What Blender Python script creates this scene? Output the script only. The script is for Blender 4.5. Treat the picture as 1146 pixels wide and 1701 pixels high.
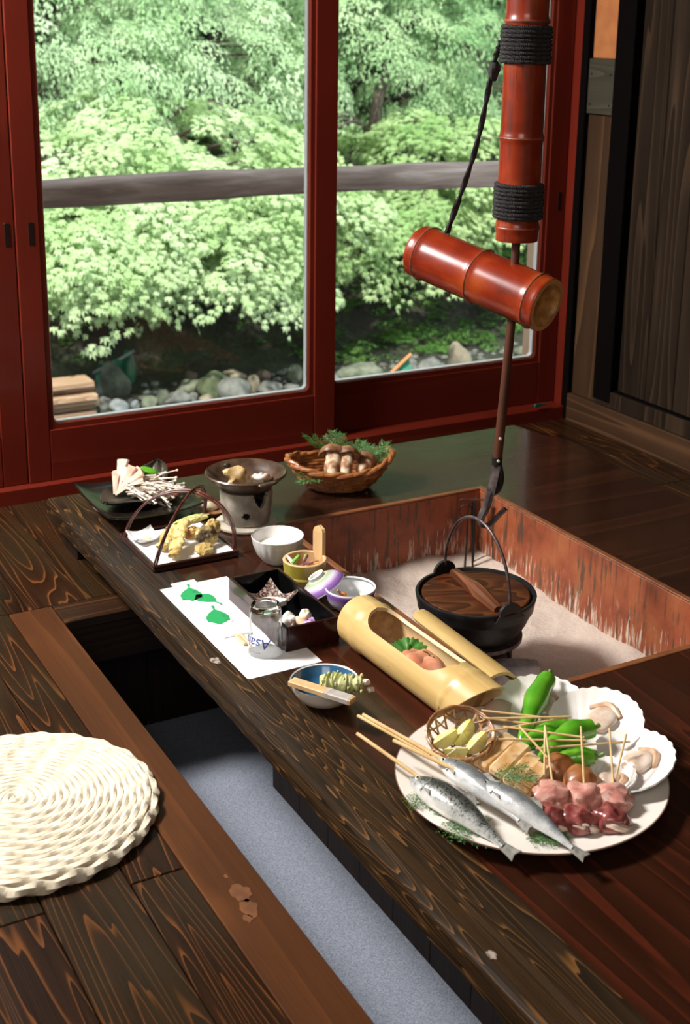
import bpy, math, random
import numpy as np
from mathutils import Vector, Matrix, Euler, noise as mnoise
for _o in list(bpy.data.objects): bpy.data.objects.remove(_o)
SC = bpy.context.scene
COL = SC.collection
PI = math.pi
R = math.radians
TZ = 0.0984            # table top height over the floor (floor is z = 0)
# ------------------------------------------------------------------ camera
cd = bpy.data.cameras.new('camera'); cam = bpy.data.objects.new('camera', cd); COL.objects.link(cam)
_yaw, _pit, _rol, _f, _cx, _cy = 0.5358, 0.2783, 0.0231, 2181.36, 646.48, 666.27
_fw = Vector((math.sin(_yaw)*math.cos(_pit), math.cos(_yaw)*math.cos(_pit), -math.sin(_pit)))
_rt = Vector((math.cos(_yaw), -math.sin(_yaw), 0)); _up = _rt.cross(_fw)
_r2 = _rt*math.cos(_rol)+_up*math.sin(_rol); _u2 = -_rt*math.sin(_rol)+_up*math.cos(_rol)
cam.matrix_world = Matrix(((_r2.x, _u2.x, -_fw.x, -0.7821), (_r2.y, _u2.y, -_fw.y, -1.3480), (_r2.z, _u2.z, -_fw.z, 1.1719), (0, 0, 0, 1)))
cd.sensor_fit = 'HORIZONTAL'; cd.sensor_width = 36.0; cd.lens = _f/1146*36
cd.shift_x = (573-_cx)/1146; cd.shift_y = (_cy-850.5)/1146
cd.dof.use_dof = True; cd.dof.focus_distance = 2.35; cd.dof.aperture_fstop = 10.0
cd.clip_start = 0.05; cd.clip_end = 200
SC.camera = cam
# ------------------------------------------------------------------ world, sun, lamps, exposure
w = bpy.data.worlds.new('sky'); SC.world = w; w.use_nodes = True
bg = w.node_tree.nodes['Background']; bg.inputs[0].default_value = (0.80, 0.90, 1.0, 1); bg.inputs[1].default_value = 2.4
def lamp(name, typ, loc, target, energy, color, size=None, size_y=None):
    l = bpy.data.lights.new(name, typ); l.energy = energy; l.color = color
    o = bpy.data.objects.new(name, l); COL.objects.link(o); o.location = loc
    o.rotation_euler = (Vector(target)-Vector(loc)).to_track_quat('-Z', 'Y').to_euler()
    if typ == 'AREA':
        l.shape = 'RECTANGLE' if size_y else 'SQUARE'; l.size = size
        if size_y: l.size_y = size_y
    if typ == 'SUN': l.angle = R(1.5)
    return o
lamp('sunlight', 'SUN', (-3, -6, 10), (0.6, 0, 0), 7.4, (1.0, 0.97, 0.90))
lamp('key_softbox', 'AREA', (-1.25, 1.45, 2.10), (0.30, 0.35, 0.0), 140, (1.0, 0.97, 0.93), 0.50)
lamp('room_fill', 'AREA', (-1.35, -1.9, 2.1), (0.6, 1.0, 0.2), 20, (1.0, 0.95, 0.9), 1.4, 1.0)
SC.view_settings.view_transform = 'Standard'; SC.view_settings.look = 'None'
SC.view_settings.exposure = 0.0; SC.view_settings.gamma = 1.0; SC.view_settings.use_curve_mapping = False
# ------------------------------------------------------------------ helpers: geometry
RND = random.Random(7)
def tag(o, label=None, cat=None, group=None, kind=None):
    if label: o['label'] = label
    if cat: o['category'] = cat
    if group: o['group'] = group
    if kind: o['kind'] = kind
    return o
def thing(name, label, cat, loc=(0, 0, 0), rz=0.0, group=None, kind=None, rot=None):
    o = bpy.data.objects.new(name, None); COL.objects.link(o); o.location = loc
    o.rotation_euler = rot if rot else (0, 0, rz); o.empty_display_size = 0.02
    return tag(o, label, cat, group, kind)
def link(name, me, mat, parent=None, loc=(0, 0, 0), rot=(0, 0, 0), sc=(1, 1, 1)):
    o = bpy.data.objects.new(name, me); COL.objects.link(o); o.location = loc; o.rotation_euler = rot; o.scale = sc
    if mat and not me.materials: me.materials.append(mat)
    if parent: o.parent = parent
    return o
def copy_tree(o, parent=None):
    c = o.copy(); COL.objects.link(c); c.parent = parent
    for ch in list(o.children): copy_tree(ch, c)
    return c
class G:
    """collects geometry for ONE mesh object"""
    def __init__(s): s.v = []; s.f = []
    def add(s, vs, fs):
        n = len(s.v); s.v += [tuple(v) for v in vs]; s.f += [tuple(i+n for i in f) for f in fs]; return s
    def box(s, c, d, ch=0.0, M=None):
        hx, hy, hz = d[0]/2, d[1]/2, d[2]/2; b = min(ch, hx*.9, hy*.9, hz*.9)
        if b <= 0:
            vs = [(x, y, z) for x in (-hx, hx) for y in (-hy, hy) for z in (-hz, hz)]
            fs = [(0, 1, 3, 2), (4, 6, 7, 5), (0, 4, 5, 1), (2, 3, 7, 6), (0, 2, 6, 4), (1, 5, 7, 3)]
        else:
            vs = []; idx = {}
            for sx in (-1, 1):
                for sy in (-1, 1):
                    for sz in (-1, 1):
                        for a in range(3):
                            p = [sx*(hx-b), sy*(hy-b), sz*(hz-b)]
                            p[a] = (sx*hx, sy*hy, sz*hz)[a]; idx[(sx, sy, sz, a)] = len(vs); vs.append(tuple(p))
            fs = []
            for a in range(3):
                o1, o2 = [(1, 2), (2, 0), (0, 1)][a]
                for sg in (-1, 1):
                    q = []
                    for s1, s2 in ((-1, -1), (1, -1), (1, 1), (-1, 1)):
                        t = [0, 0, 0]; t[a] = sg; t[o1] = s1; t[o2] = s2; q.append(idx[(*t, a)])
                    fs.append(tuple(q if sg > 0 else q[::-1]))
                for s1 in (-1, 1):
                    for s2 in (-1, 1):
                        t0 = [0, 0, 0]; t1 = [0, 0, 0]; t0[a] = -1; t1[a] = 1
                        for t in (t0, t1): t[o1] = s1; t[o2] = s2
                        q = [idx[(*t0, o1)], idx[(*t1, o1)], idx[(*t1, o2)], idx[(*t0, o2)]]
                        fs.append(tuple(q if s1*s2 < 0 else q[::-1]))
            for sx in (-1, 1):
                for sy in (-1, 1):
                    for sz in (-1, 1):
                        q = [idx[(sx, sy, sz, a)] for a in range(3)]
                        fs.append(tuple(q if sx*sy*sz > 0 else q[::-1]))
        if M is not None: vs = [tuple(M @ Vector(v)) for v in vs]
        return s.add([(v[0]+c[0], v[1]+c[1], v[2]+c[2]) for v in vs], fs)
    def bb(s, x0, x1, y0, y1, z0, z1, ch=0.0):
        return s.box(((x0+x1)/2, (y0+y1)/2, (z0+z1)/2), (x1-x0, y1-y0, z1-z0), ch)
    def rings(s, rr, closed_u=True, caps=(True, True)):
        n = len(rr[0]); vs = [p for r in rr for p in r]; fs = []
        for i in range(len(rr)-1):
            for j in range(n if closed_u else n-1):
                k = (j+1) % n; fs.append((i*n+j, i*n+k, (i+1)*n+k, (i+1)*n+j))
        if caps[0]: fs.append(tuple(range(n))[::-1])
        if caps[1]: fs.append(tuple((len(rr)-1)*n+j for j in range(n)))
        return s.add(vs, fs)
    def lathe(s, prof, seg=32, c=(0, 0, 0), fn=None, M=None, caps=(False, False)):
        rr = []
        for r, z in prof:
            ring = []
            for j in range(seg):
                a = 2*PI*j/seg; k = fn(a, r, z) if fn else 1.0
                p = Vector((r*k*math.cos(a), r*k*math.sin(a), z))
                if M is not None: p = M @ p
                ring.append((p.x+c[0], p.y+c[1], p.z+c[2]))
            rr.append(ring)
        return s.rings(rr, True, caps)
    def tube(s, path, r, seg=8, caps=True, flat=None, close=False, up=None):
        P = [Vector(p) for p in path]; n = len(P); rr = []; prev = None
        for i in range(n):
            if close: t = P[(i+1) % n]-P[i-1]
            else: t = P[min(i+1, n-1)]-P[max(i-1, 0)]
            t.normalize()
            if prev is None:
                u = Vector(up) if up else (Vector((0, 0, 1)) if abs(t.z) < .9 else Vector((1, 0, 0)))
            else: u = prev
            u = (u-t*u.dot(t)).normalized(); prev = u; b = t.cross(u)
            ri = r(i/(n-1)) if callable(r) else r
            ru, rb = (ri, ri) if flat is None else (ri*flat[0], ri*flat[1])
            rr.append([tuple(P[i]+u*(ru*math.cos(2*PI*j/seg))+b*(rb*math.sin(2*PI*j/seg))) for j in range(seg)])
        if close: rr.append(rr[0])
        return s.rings(rr, True, (False, False) if close or not caps else (True, True))
    def blob(s, c, d, seg=16, rng=10, amp=0.0, fr=8.0, seed=0.0, M=None, fn=None):
        vs = []; fs = []
        for i in range(rng+1):
            th = PI*i/rng
            for j in range(seg):
                ph = 2*PI*j/seg; p = Vector((math.sin(th)*math.cos(ph), math.sin(th)*math.sin(ph), math.cos(th)))
                q = Vector((p.x*d[0], p.y*d[1], p.z*d[2]))
                if amp: q *= 1+amp*mnoise.noise(Vector((q.x*fr+seed, q.y*fr+seed*1.7, q.z*fr-seed)))
                if fn: q = fn(q, p)
                if M is not None: q = M @ q
                vs.append((q.x+c[0], q.y+c[1], q.z+c[2]))
        for i in range(rng):
            for j in range(seg):
                k = (j+1) % seg; fs.append((i*seg+j, (i+1)*seg+j, (i+1)*seg+k, i*seg+k))
        return s.add(vs, fs)
    def grid(s, fn, nu, nv, thick=0.0):
        """fn(u,v)->point; thick gives real thickness downward along the normal"""
        P = [[Vector(fn(i/nu, j/nv)) for j in range(nv+1)] for i in range(nu+1)]
        vs = [p for r in P for p in r]; W = nv+1
        fs = [(i*W+j, (i+1)*W+j, (i+1)*W+j+1, i*W+j+1) for i in range(nu) for j in range(nv)]
        if thick:
            N = []
            for i in range(nu+1):
                for j in range(nv+1):
                    a = P[min(i+1, nu)][j]-P[max(i-1, 0)][j]; b = P[i][min(j+1, nv)]-P[i][max(j-1, 0)]
                    nn = a.cross(b); nn.normalize(); N.append(nn)
            m = len(vs); vs = vs+[p-N[k]*thick for k, p in enumerate(vs)]
            fs = fs+[tuple(k+m for k in f[::-1]) for f in fs]
            bd = [(i, 0) for i in range(nu)]+[(nu, j) for j in range(nv)]+[(i, nv) for i in range(nu, 0, -1)]+[(0, j) for j in range(nv, 0, -1)]
            ids = [i*W+j for i, j in bd]
            for a, b in zip(ids, ids[1:]+ids[:1]): fs.append((b, a, a+m, b+m))
        return s.add(vs, fs)
    def prism(s, pts, z0, z1, M=None):
        n = len(pts); vs = [Vector((p[0], p[1], z0)) for p in pts]+[Vector((p[0], p[1], z1)) for p in pts]
        if M is not None: vs = [M @ v for v in vs]
        fs = [tuple(range(n))[::-1], tuple(range(n, 2*n))]+[(i, (i+1) % n, n+(i+1) % n, n+i) for i in range(n)]
        return s.add(vs, fs)
    def mesh(s, name, smooth=True, ang=40):
        me = bpy.data.meshes.new(name); me.from_pydata(s.v, [], s.f); me.validate(clean_customdata=False); me.update()
        if smooth:
            me.polygons.foreach_set('use_smooth', [True]*len(me.polygons))
            try: me.set_sharp_from_angle(angle=R(ang))
            except Exception: pass
        return me
    def build(s, name, mat, parent=None, loc=(0, 0, 0), rot=(0, 0, 0), smooth=True, ang=40):
        return link(name, s.mesh(name, smooth, ang), mat, parent, loc, rot)
def arc_pts(p0, p1, apex, n=16):
    """smooth arch from p0 to p1 whose top reaches apex"""
    p0, p1, ap = Vector(p0), Vector(p1), Vector(apex); out = []
    for i in range(n+1):
        t = i/n; a = PI*t; mid = p0.lerp(p1, (1-math.cos(a))/2); base = p0.lerp(p1, .5)
        out.append(mid+(ap-base)*math.sin(a))
    return out
def spline(pts, n=8):
    """Catmull-Rom through the points"""
    P = [Vector(p) for p in pts]; P = [P[0]*2-P[1]]+P+[P[-1]*2-P[-2]]; out = []
    for i in range(1, len(P)-2):
        for k in range(n):
            t = k/n; a, b, c, d = P[i-1], P[i], P[i+1], P[i+2]
            out.append(.5*((2*b)+(c-a)*t+(2*a-5*b+4*c-d)*t*t+(3*b-a-3*c+d)*t**3))
    out.append(P[-2]); return out
def rotm(rx=0, ry=0, rz=0): return Euler((rx, ry, rz)).to_matrix()
# ------------------------------------------------------------------ helpers: materials
class NT:
    def __init__(s, name):
        s.m = bpy.data.materials.new(name); s.m.use_nodes = True; s.t = s.m.node_tree; s.n = s.t.nodes; s.l = s.t.links
        s.b = s.n['Principled BSDF']; s.out = s.n['Material Output']
    def node(s, typ, **kw):
        x = s.n.new(typ)
        for k, v in kw.items():
            if k.startswith('i_'): x.inputs[k[2:].replace('_', ' ')].default_value = v
            elif k.startswith('n_'): x.inputs[int(k[2:])].default_value = v
            else: setattr(x, k, v)
        return x
    def lk(s, a, b): s.l.new(a, b)
    def co(s): return s.node('ShaderNodeTexCoord').outputs['Object']
    def noise(s, vec, scale, detail=2.0, rough=.5, dist=0.0):
        x = s.node('ShaderNodeTexNoise'); x.inputs['Scale'].default_value = scale; x.inputs['Detail'].default_value = detail
        x.inputs['Roughness'].default_value = rough; x.inputs['Distortion'].default_value = dist; s.lk(vec, x.inputs['Vector']); return x.outputs['Fac']
    def mapv(s, vec, scale=(1, 1, 1), loc=(0, 0, 0), rot=(0, 0, 0)):
        x = s.node('ShaderNodeMapping'); x.inputs['Scale'].default_value = scale; x.inputs['Location'].default_value = loc
        x.inputs['Rotation'].default_value = rot; s.lk(vec, x.inputs['Vector']); return x.outputs['Vector']
    def math(s, op, a, b=None, c=None):
        x = s.node('ShaderNodeMath', operation=op)
        for i, v in enumerate((a, b, c)):
            if v is None: continue
            if isinstance(v, (int, float)): x.inputs[i].default_value = v
            else: s.lk(v, x.inputs[i])
        return x.outputs[0]
    def ramp(s, fac, stops, interp='LINEAR'):
        x = s.node('ShaderNodeValToRGB'); e = x.color_ramp; e.interpolation = interp
        while len(e.elements) < len(stops): e.elements.new(.5)
        for el, (p, c) in zip(e.elements, stops):
            el.position = p; el.color = (c[0], c[1], c[2], 1) if not isinstance(c, (int, float)) else (c, c, c, 1)
        s.lk(fac, x.inputs['Fac']); return x.outputs['Color']
    def mix(s, fac, a, b, blend='MIX'):
        x = s.node('ShaderNodeMix', data_type='RGBA', blend_type=blend)
        for sock, v in ((x.inputs[0], fac), (x.inputs[6], a), (x.inputs[7], b)):
            if isinstance(v, (int, float)): sock.default_value = v
            elif isinstance(v, tuple): sock.default_value = (v[0], v[1], v[2], 1)
            else: s.lk(v, sock)
        return x.outputs[2]
    def bump(s, h, strength=.3, dist=.002):
        x = s.node('ShaderNodeBump'); x.inputs['Strength'].default_value = strength; x.inputs['Distance'].default_value = dist
        s.lk(h, x.inputs['Height']); s.lk(x.outputs['Normal'], s.b.inputs['Normal']); return x
    def set(s, **kw):
        names = dict(rough='Roughness', metal='Metallic', coat='Coat Weight', coatr='Coat Roughness', sss='Subsurface Weight', trans='Transmission Weight', ior='IOR', spec='Specular IOR Level', sheen='Sheen Weight')
        for k, v in kw.items(): s.b.inputs[names[k]].default_value = v
        return s
    def col(s, c):
        if isinstance(c, tuple): s.b.inputs['Base Color'].default_value = (c[0], c[1], c[2], 1)
        else: s.lk(c, s.b.inputs['Base Color'])
        return s
def plain(name, c, c2=None, sc=20.0, rough=.5, bump=0.0, bsc=None, bdist=.001, lo=.35, hi=.65, detail=3.0, vec=None, **kw):
    t = NT(name); t.set(rough=rough, **kw)
    if c2:
        v = t.co()
        if vec: v = t.mapv(v, vec)
        t.col(t.ramp(t.noise(v, sc, detail), [(lo, c), (hi, c2)]))
    else: t.col(c)
    if bump: t.bump(t.noise(t.co(), bsc or sc*3, 4.0), bump, bdist)
    if kw.get('sss'): t.b.inputs['Subsurface Radius'].default_value = (.006, .003, .002); t.b.inputs['Subsurface Scale'].default_value = 1.0
    return t.m
def wood(name, dark, mid, line, axis='Y', rough=.4, freq=9.0, sc=2.2, stretch=.09, lw=(.80, .97), coat=0.0, bump=.25, tint=.5, patch=None, pat=(.45, .62), lines=.7, psc=3.0, spec=.18):
    """grain drawn as contour lines of a stretched noise; each object is shifted and tinted by its own random number"""
    t = NT(name); t.set(rough=rough, coat=coat, coatr=.12, spec=spec)
    oi = t.node('ShaderNodeObjectInfo'); rnd = oi.outputs['Random']
    add = t.node('ShaderNodeVectorMath', operation='ADD'); cmb = t.node('ShaderNodeCombineXYZ')
    t.lk(t.math('MULTIPLY', rnd, 31.0), cmb.inputs[0]); t.lk(t.math('MULTIPLY', rnd, 57.0), cmb.inputs[1]); t.lk(t.math('MULTIPLY', rnd, 13.0), cmb.inputs[2])
    t.lk(t.co(), add.inputs[0]); t.lk(cmb.outputs[0], add.inputs[1]); v = add.outputs[0]
    k = {'X': (stretch, 1, 1), 'Y': (1, stretch, 1), 'Z': (1, 1, stretch)}[axis]
    sv = t.mapv(v, k)
    n1 = t.noise(sv, sc*4, 1.5, .45, .35)
    ring = t.math('FRACT', t.math('MULTIPLY', n1, freq*2))
    k2 = tuple(a if a == 1 else a*.25 for a in k)
    fib = t.noise(t.mapv(v, k2), 260, 2.0, .6)
    base = t.ramp(ring, [(0.0, dark), (lw[0]*.9, mid), (lw[1], line), (1.0, dark)])
    base = t.mix(lines, mid, base)
    base = t.mix(t.math('MULTIPLY', fib, .55), base, dark)
    big = t.noise(v, 3.5, 2.0)
    if patch:
        pm = t.ramp(t.noise(t.mapv(v, tuple(.5 if a != 1 else 1 for a in k)), psc, 3.0, .6), [(pat[0], 0.0), (pat[1], 1.0)])
        base = t.mix(pm, base, t.mix(.55, base, patch))
    hsv = t.node('ShaderNodeHueSaturation'); t.lk(base, hsv.inputs['Color'])
    t.lk(t.math('ADD', t.math('MULTIPLY', rnd, tint), t.math('ADD', t.math('MULTIPLY', big, .6), .7-tint*.5)), hsv.inputs['Value'])
    t.col(hsv.outputs['Color'])
    h = t.math('ADD', t.math('MULTIPLY', ring, .5), fib)
    if bump: t.bump(h, bump, .0012)
    t.lk(t.math('ADD', t.math('MULTIPLY', fib, .18), rough-.07), t.b.inputs['Roughness'])
    return t.m
# ------------------------------------------------------------------ materials of the room
M_FLOOR = wood('floor_wood', (.010, .0042, .0019), (.027, .0105, .0042), (.21, .070, .018), 'Y', rough=.27, freq=10, sc=4.0, stretch=.045, coat=.06, lw=(.88, .98), tint=.6, patch=(.020, .015, .007), lines=.8)
M_FLOORX = wood('floor_wood_across', (.018, .008, .004), (.042, .018, .008), (.13, .048, .016), 'X', rough=.38, freq=6, coat=.06)
M_BORDER = wood('border_wood', (.026, .009, .003), (.070, .0225, .0065), (.12, .040, .011), 'Y', rough=.40, freq=3, sc=1.6, stretch=.05, coat=.05, patch=(.20, .066, .015), pat=(.55, .72), lines=.3)
M_EDGE = wood('weathered_edge_wood', (.008, .0055, .003), (.036, .019, .0085), (.24, .105, .030), 'Y', rough=.45, freq=13, sc=6.0, stretch=.045, bump=.7, lines=.8, lw=(.88, .98), spec=.12, patch=(.025, .026, .026), tint=.1)
M_TABLE = wood('table_wood', (.022, .0065, .003), (.052, .0140, .006), (.16, .028, .012), 'Y', rough=.22, freq=5, sc=2.2, stretch=.06, coat=.4, bump=.10, tint=.3, lines=.6, patch=(.022, .012, .008))
M_TABLEX = wood('table_wood_across', (.016, .007, .004), (.035, .012, .006), (.07, .022, .01), 'X', rough=.22, freq=6, sc=1.3, stretch=.055, coat=.5, bump=.10, tint=.3, lines=.5)
M_DARKW = wood('dark_panel_wood', (.008, .004, .0028), (.020, .010, .006), (.035, .016, .009), 'Z', rough=.5, freq=4, stretch=.07, lines=.5)
M_WALLW = wood('wall_panel_wood', (.024, .013, .007), (.060, .031, .016), (.14, .07, .03), 'Z', rough=.65, freq=5, sc=2.0, stretch=.06, lines=.6, tint=.5, spec=.06)
M_DOORW = wood('door_plank_wood', (.012, .008, .0055), (.032, .020, .0125), (.085, .05, .028), 'Z', rough=.7, freq=6, sc=2.0, stretch=.05, lines=.7, tint=.5, spec=.05)
M_BASEW = wood('baseboard_wood', (.022, .011, .0055), (.058, .028, .013), (.15, .072, .034), 'Y', rough=.5, freq=4, sc=2.0, stretch=.06, lines=.5, coat=.04)
M_GREYW = wood('grey_crosspiece_wood', (.030, .026, .018), (.055, .048, .032), (.09, .075, .05), 'Y', rough=.55, freq=5)
M_RED = wood('red_lacquered_wood', (.080, .0080, .0042), (.135, .0145, .0070), (.20, .032, .014), 'Z', rough=.35, freq=3, sc=1.2, stretch=.04, lines=.25, coat=.15, bump=.06, tint=.15)
M_REDX = wood('red_lacquered_wood_across', (.080, .0080, .0042), (.135, .0145, .0070), (.20, .032, .014), 'X', rough=.35, freq=3, sc=1.2, stretch=.04, lines=.25, coat=.15, bump=.06, tint=.15)
M_BEAD = plain('sunlit_edge_white', (.86, .78, .72), rough=.4)  # glare of sun on the outer pane edge painted in as near-white
M_BLACKP = plain('black_post', (.004, .0032, .003), rough=1.0, spec=0.0)
M_IRONP = plain('dark_recess_metal', (.02, .012, .01), rough=.35, metal=.6)
M_PLASTER = plain('orange_plaster', (.42, .15, .045), (.36, .12, .035), 25, rough=.9, bump=.15)
M_WHITEWALL = plain('room_plaster', (.34, .26, .18), (.30, .23, .15), 10, rough=.9)
M_CEIL = wood('ceiling_wood', (.06, .035, .02), (.13, .075, .04), (.18, .10, .05), 'X', rough=.6)
def glass_pane_mat():
    t = NT('window_glass'); t.n.remove(t.b)
    tr = t.node('ShaderNodeBsdfTransparent'); tr.inputs[0].default_value = (.97, .985, .975, 1)
    gl = t.node('ShaderNodeBsdfGlossy'); gl.inputs['Roughness'].default_value = 0.01
    fr = t.node('ShaderNodeFresnel'); fr.inputs[0].default_value = 1.35
    mx = t.node('ShaderNodeMixShader'); t.lk(fr.outputs[0], mx.inputs[0]); t.lk(tr.outputs[0], mx.inputs[1]); t.lk(gl.outputs[0], mx.inputs[2])
    t.lk(mx.outputs[0], t.out.inputs['Surface']); return t.m
M_PANE = glass_pane_mat()
t = NT('grey_felt'); v = t.co(); n = t.noise(v, 330, 3, .7); n2 = t.noise(v, 22, 2)
t.col(t.mix(t.math('MULTIPLY', n2, .5), t.ramp(n, [(.3, (.10, .115, .15)), (.7, (.34, .37, .44))]), (.17, .19, .24))); t.set(rough=.95, sheen=.2); t.bump(n, .5, .002); M_FELT = t.m
# red-brown hearth liner with pale drips
t = NT('hearth_liner'); v = t.co(); sv = t.mapv(v, (1, 1, .12)); d = t.noise(sv, 130, 4, .65); b = t.noise(v, 14, 3)
base = t.ramp(b, [(.3, (.13, .030, .012)), (.5, (.26, .060, .022)), (.75, (.33, .10, .035))])
base = t.mix(t.ramp(t.noise(sv, 90, 3), [(.54, 0.0), (.66, .8)]), base, (.045, .035, .022))
sep = t.node('ShaderNodeSeparateXYZ'); t.lk(v, sep.inputs[0])
low = t.math('MULTIPLY_ADD', sep.outputs[2], -2.1, .45)           # splashed ash clings to the lower boards
base = t.mix(t.ramp(t.noise(t.mapv(v, (1, 1, .2)), 48, 2), [(.70, 0.0), (.74, .8)]), base, (.02, .10, .07))
base = t.mix(t.ramp(t.noise(v, 380, 2), [(.62, 0.0), (.70, .6)]), base, (.05, .025, .015))
drip = t.ramp(t.math('ADD', d, low), [(.63, 0.0), (.74, .85)])
base = t.mix(drip, base, (.60, .50, .40)); t.col(base); t.set(rough=.55); t.bump(d, .3, .002); M_LINER = t.m
M_LINEREDGE = plain('hearth_rim_wood', (.16, .05, .02), (.23, .085, .03), 30, rough=.4)
t = NT('wood_ash'); v = t.co(); n = t.noise(v, 160, 5, .7); n2 = t.noise(v, 9, 3)
t.col(t.mix(t.ramp(n2, [(.35, 0.0), (.7, .5)]), t.ramp(n, [(.25, (.50, .405, .34)), (.75, (.70, .59, .51))]), (.60, .48, .40))); t.set(rough=1.0); t.bump(n, .7, .004); M_ASH = t.m
# ------------------------------------------------------------------ floor of planks
floor = thing('floor', 'dark stained wide plank floor', None, kind='structure')
def plank(x0, x1, y0, y1, z1=0.0, mat=None, par=None, th=.022, name='plank', g=.0011):
    return G().bb(x0+g, x1-g, y0+g, y1-g, z1-th, z1, .0012).build(name, mat or M_FLOOR, par or floor, smooth=False)
cuts = {0: [.198], 1: [-.75, .95], 2: [.195, 1.25], 3: [-.4, .75], 4: [.5], 5: [-.2, 1.1], 6: [.8], 7: [.1], 8: [.6], 9: [-.3], 10: [.4], 11: [1.0], 12: [.2]}
xs = [-.19]+[-.27-.122*i for i in range(14)]
for i in range(14):
    ys = [-2.6]+sorted(cuts.get(i, []))+[1.152 if i == 0 else 1.79]
    for a, b in zip(ys, ys[1:]): plank(xs[i+1], xs[i], a, b)
plank(-.27, -.148, 1.152, 1.79); plank(-.148, -.026, 1.152, 1.79)
for i in range(14):
    x0 = -.026+.125*i; plank(x0, min(x0+.125, 1.717), 1.152, 1.79)
for i in range(3): plank(1.342+.125*i, 1.342+.125*(i+1), -2.6, 1.152)
for i in range(6): plank(-.19, 1.342, -2.6+.27*i, -2.6+.27*(i+1), mat=M_FLOORX)
plank(-.19, -.1005, -.98, 1.152, mat=M_BORDER, name='border_board', th=.03)
plank(-.1005, .30, 1.0605, 1.152, mat=M_FLOORX, name='header_board', th=.02)
sub = G(); sub.bb(-2.2, -.105, -2.6, 1.80, -.06, -.03); sub.bb(-.105, 1.76, 1.25, 1.80, -.06, -.03); sub.bb(1.30, 1.76, -2.6, 1.25, -.06, -.03); sub.bb(-.105, 1.30, -2.6, -.98, -.06, -.03)
sub.build('subfloor', M_BLACKP, floor, smooth=False)
# ------------------------------------------------------------------ the foot pit under the table
def pitwall(nm, lab): return thing(nm, lab, None, kind='structure')
pw = pitwall('wall_pit_back', 'dark boarded far wall of the sunken foot pit')
for i in range(12): G().bb(-.11+.12*i+.001, -.11+.12*(i+1)-.001, 1.235, 1.255, -.40, -.032, .001).build('board', M_DARKW, pw, smooth=False)
G().bb(-.1005, .395, 1.062, 1.15, -.105, -.021, .002).build('beam', wood('beam_wood', (.016, .007, .004), (.035, .016, .009), (.05, .022, .011), 'X', rough=.5), pw, smooth=False)
pw = pitwall('wall_pit_left', 'dark boarded left wall of the sunken foot pit')
for i in range(18): G().bb(-.13, -.112, -.98+.124*i+.001, -.98+.124*(i+1)-.001, -.40, -.032, .001).build('board', M_DARKW, pw, smooth=False)
pw = pitwall('wall_pit_front', 'dark boarded near wall of the sunken foot pit')
for i in range(12): G().bb(-.11+.12*i+.001, -.11+.12*(i+1)-.001, -1.0, -.982, -.40, -.032, .001).build('board', M_DARKW, pw, smooth=False)
pw = pitwall('wall_pit_right', 'dark boarded right wall of the sunken foot pit')
for i in range(18): G().bb(1.31, 1.328, -.98+.124*i+.001, -.98+.124*(i+1)-.001, -.40, -.032, .001).build('board', M_DARKW, pw, smooth=False)
carpet = G().grid(lambda u, v: (-.112+1.422*u, -.98+2.215*v, -.3807+.0012*mnoise.noise(Vector((u*9, v*14, 0)))), 40, 60, .008).build('pit_carpet', M_FELT)
tag(carpet, 'grey felt carpet on the floor of the sunken foot pit', 'carpet')
# ------------------------------------------------------------------ the low hearth table
table = thing('hearth_table', 'long low dark wood table with weathered front edge around the sunken hearth', 'table', (0, 0, 0))
TB = .045
def slab(x0, x1, y0, y1, mat, name='board', g=.0003):
    return G().bb(x0+g, x1-g, y0+g, y1-g, TZ-TB, TZ, 0).build(name, mat, table, smooth=False)
# weathered edge board: profile swept along y with worn, wavy edges
ge = G(); rr = []; NY = 150
for i in range(NY+1):
    y = -1.0+2.52*i/NY
    wv = .0022*mnoise.noise(Vector((y*4, 3.1, 0)))+.0012*mnoise.noise(Vector((y*17, 1.7, 0)))
    dp = .0016*mnoise.noise(Vector((y*9, 7.7, 0)))
    rr.append([(x+wv*k, y, TZ+z+dp*k2) for x, z, k, k2 in ((.112, -TB, 0, 0), (.003, -TB, 1, 0), (.0005, -TB+.002, 1, 0), (0, -.030, .6, 0), (.0, -.012, .6, 0), (.0005, -.005, 1.0, .3), (.003, -.0015, 1.2, 1), (.008, 0, .8, 1), (.045, .0003, 0, .6), (.08, 0, 0, .3), (.112, 0, 0, 0))])
ge.rings(rr, True, (True, True)); ge.build('edge_board', M_EDGE, table, ang=28)
slab(.112, .404, -1.0, 1.132, M_TABLE); slab(.404, .68, -1.0, .232, M_TABLE); slab(.68, .957, -1.0, .232, M_TABLE)
slab(.112, 1.325, 1.132, 1.325, M_TABLEX); slab(.112, 1.325, 1.325, 1.518, M_TABLEX)
# right-hand board with its live edge
pts = [(.957, -1.0)]+[(1.345+.008*math.sin(k*1.3)+.004*math.sin(k*2.9), -1.0+k*.13) for k in range(14)]+[(1.346, .82), (1.357, 1.02), (1.361, 1.118), (1.372, 1.218), (1.381, 1.294), (1.378, 1.356), (1.346, 1.408), (1.3285, 1.5175), (1.3255, 1.5175), (1.3255, 1.132), (.957, 1.132)]
bmv = [p for p in pts]
gl = G().prism(bmv, TZ-TB, TZ); gl.build('live_edge_board', M_TABLEX, table, smooth=False)
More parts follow.
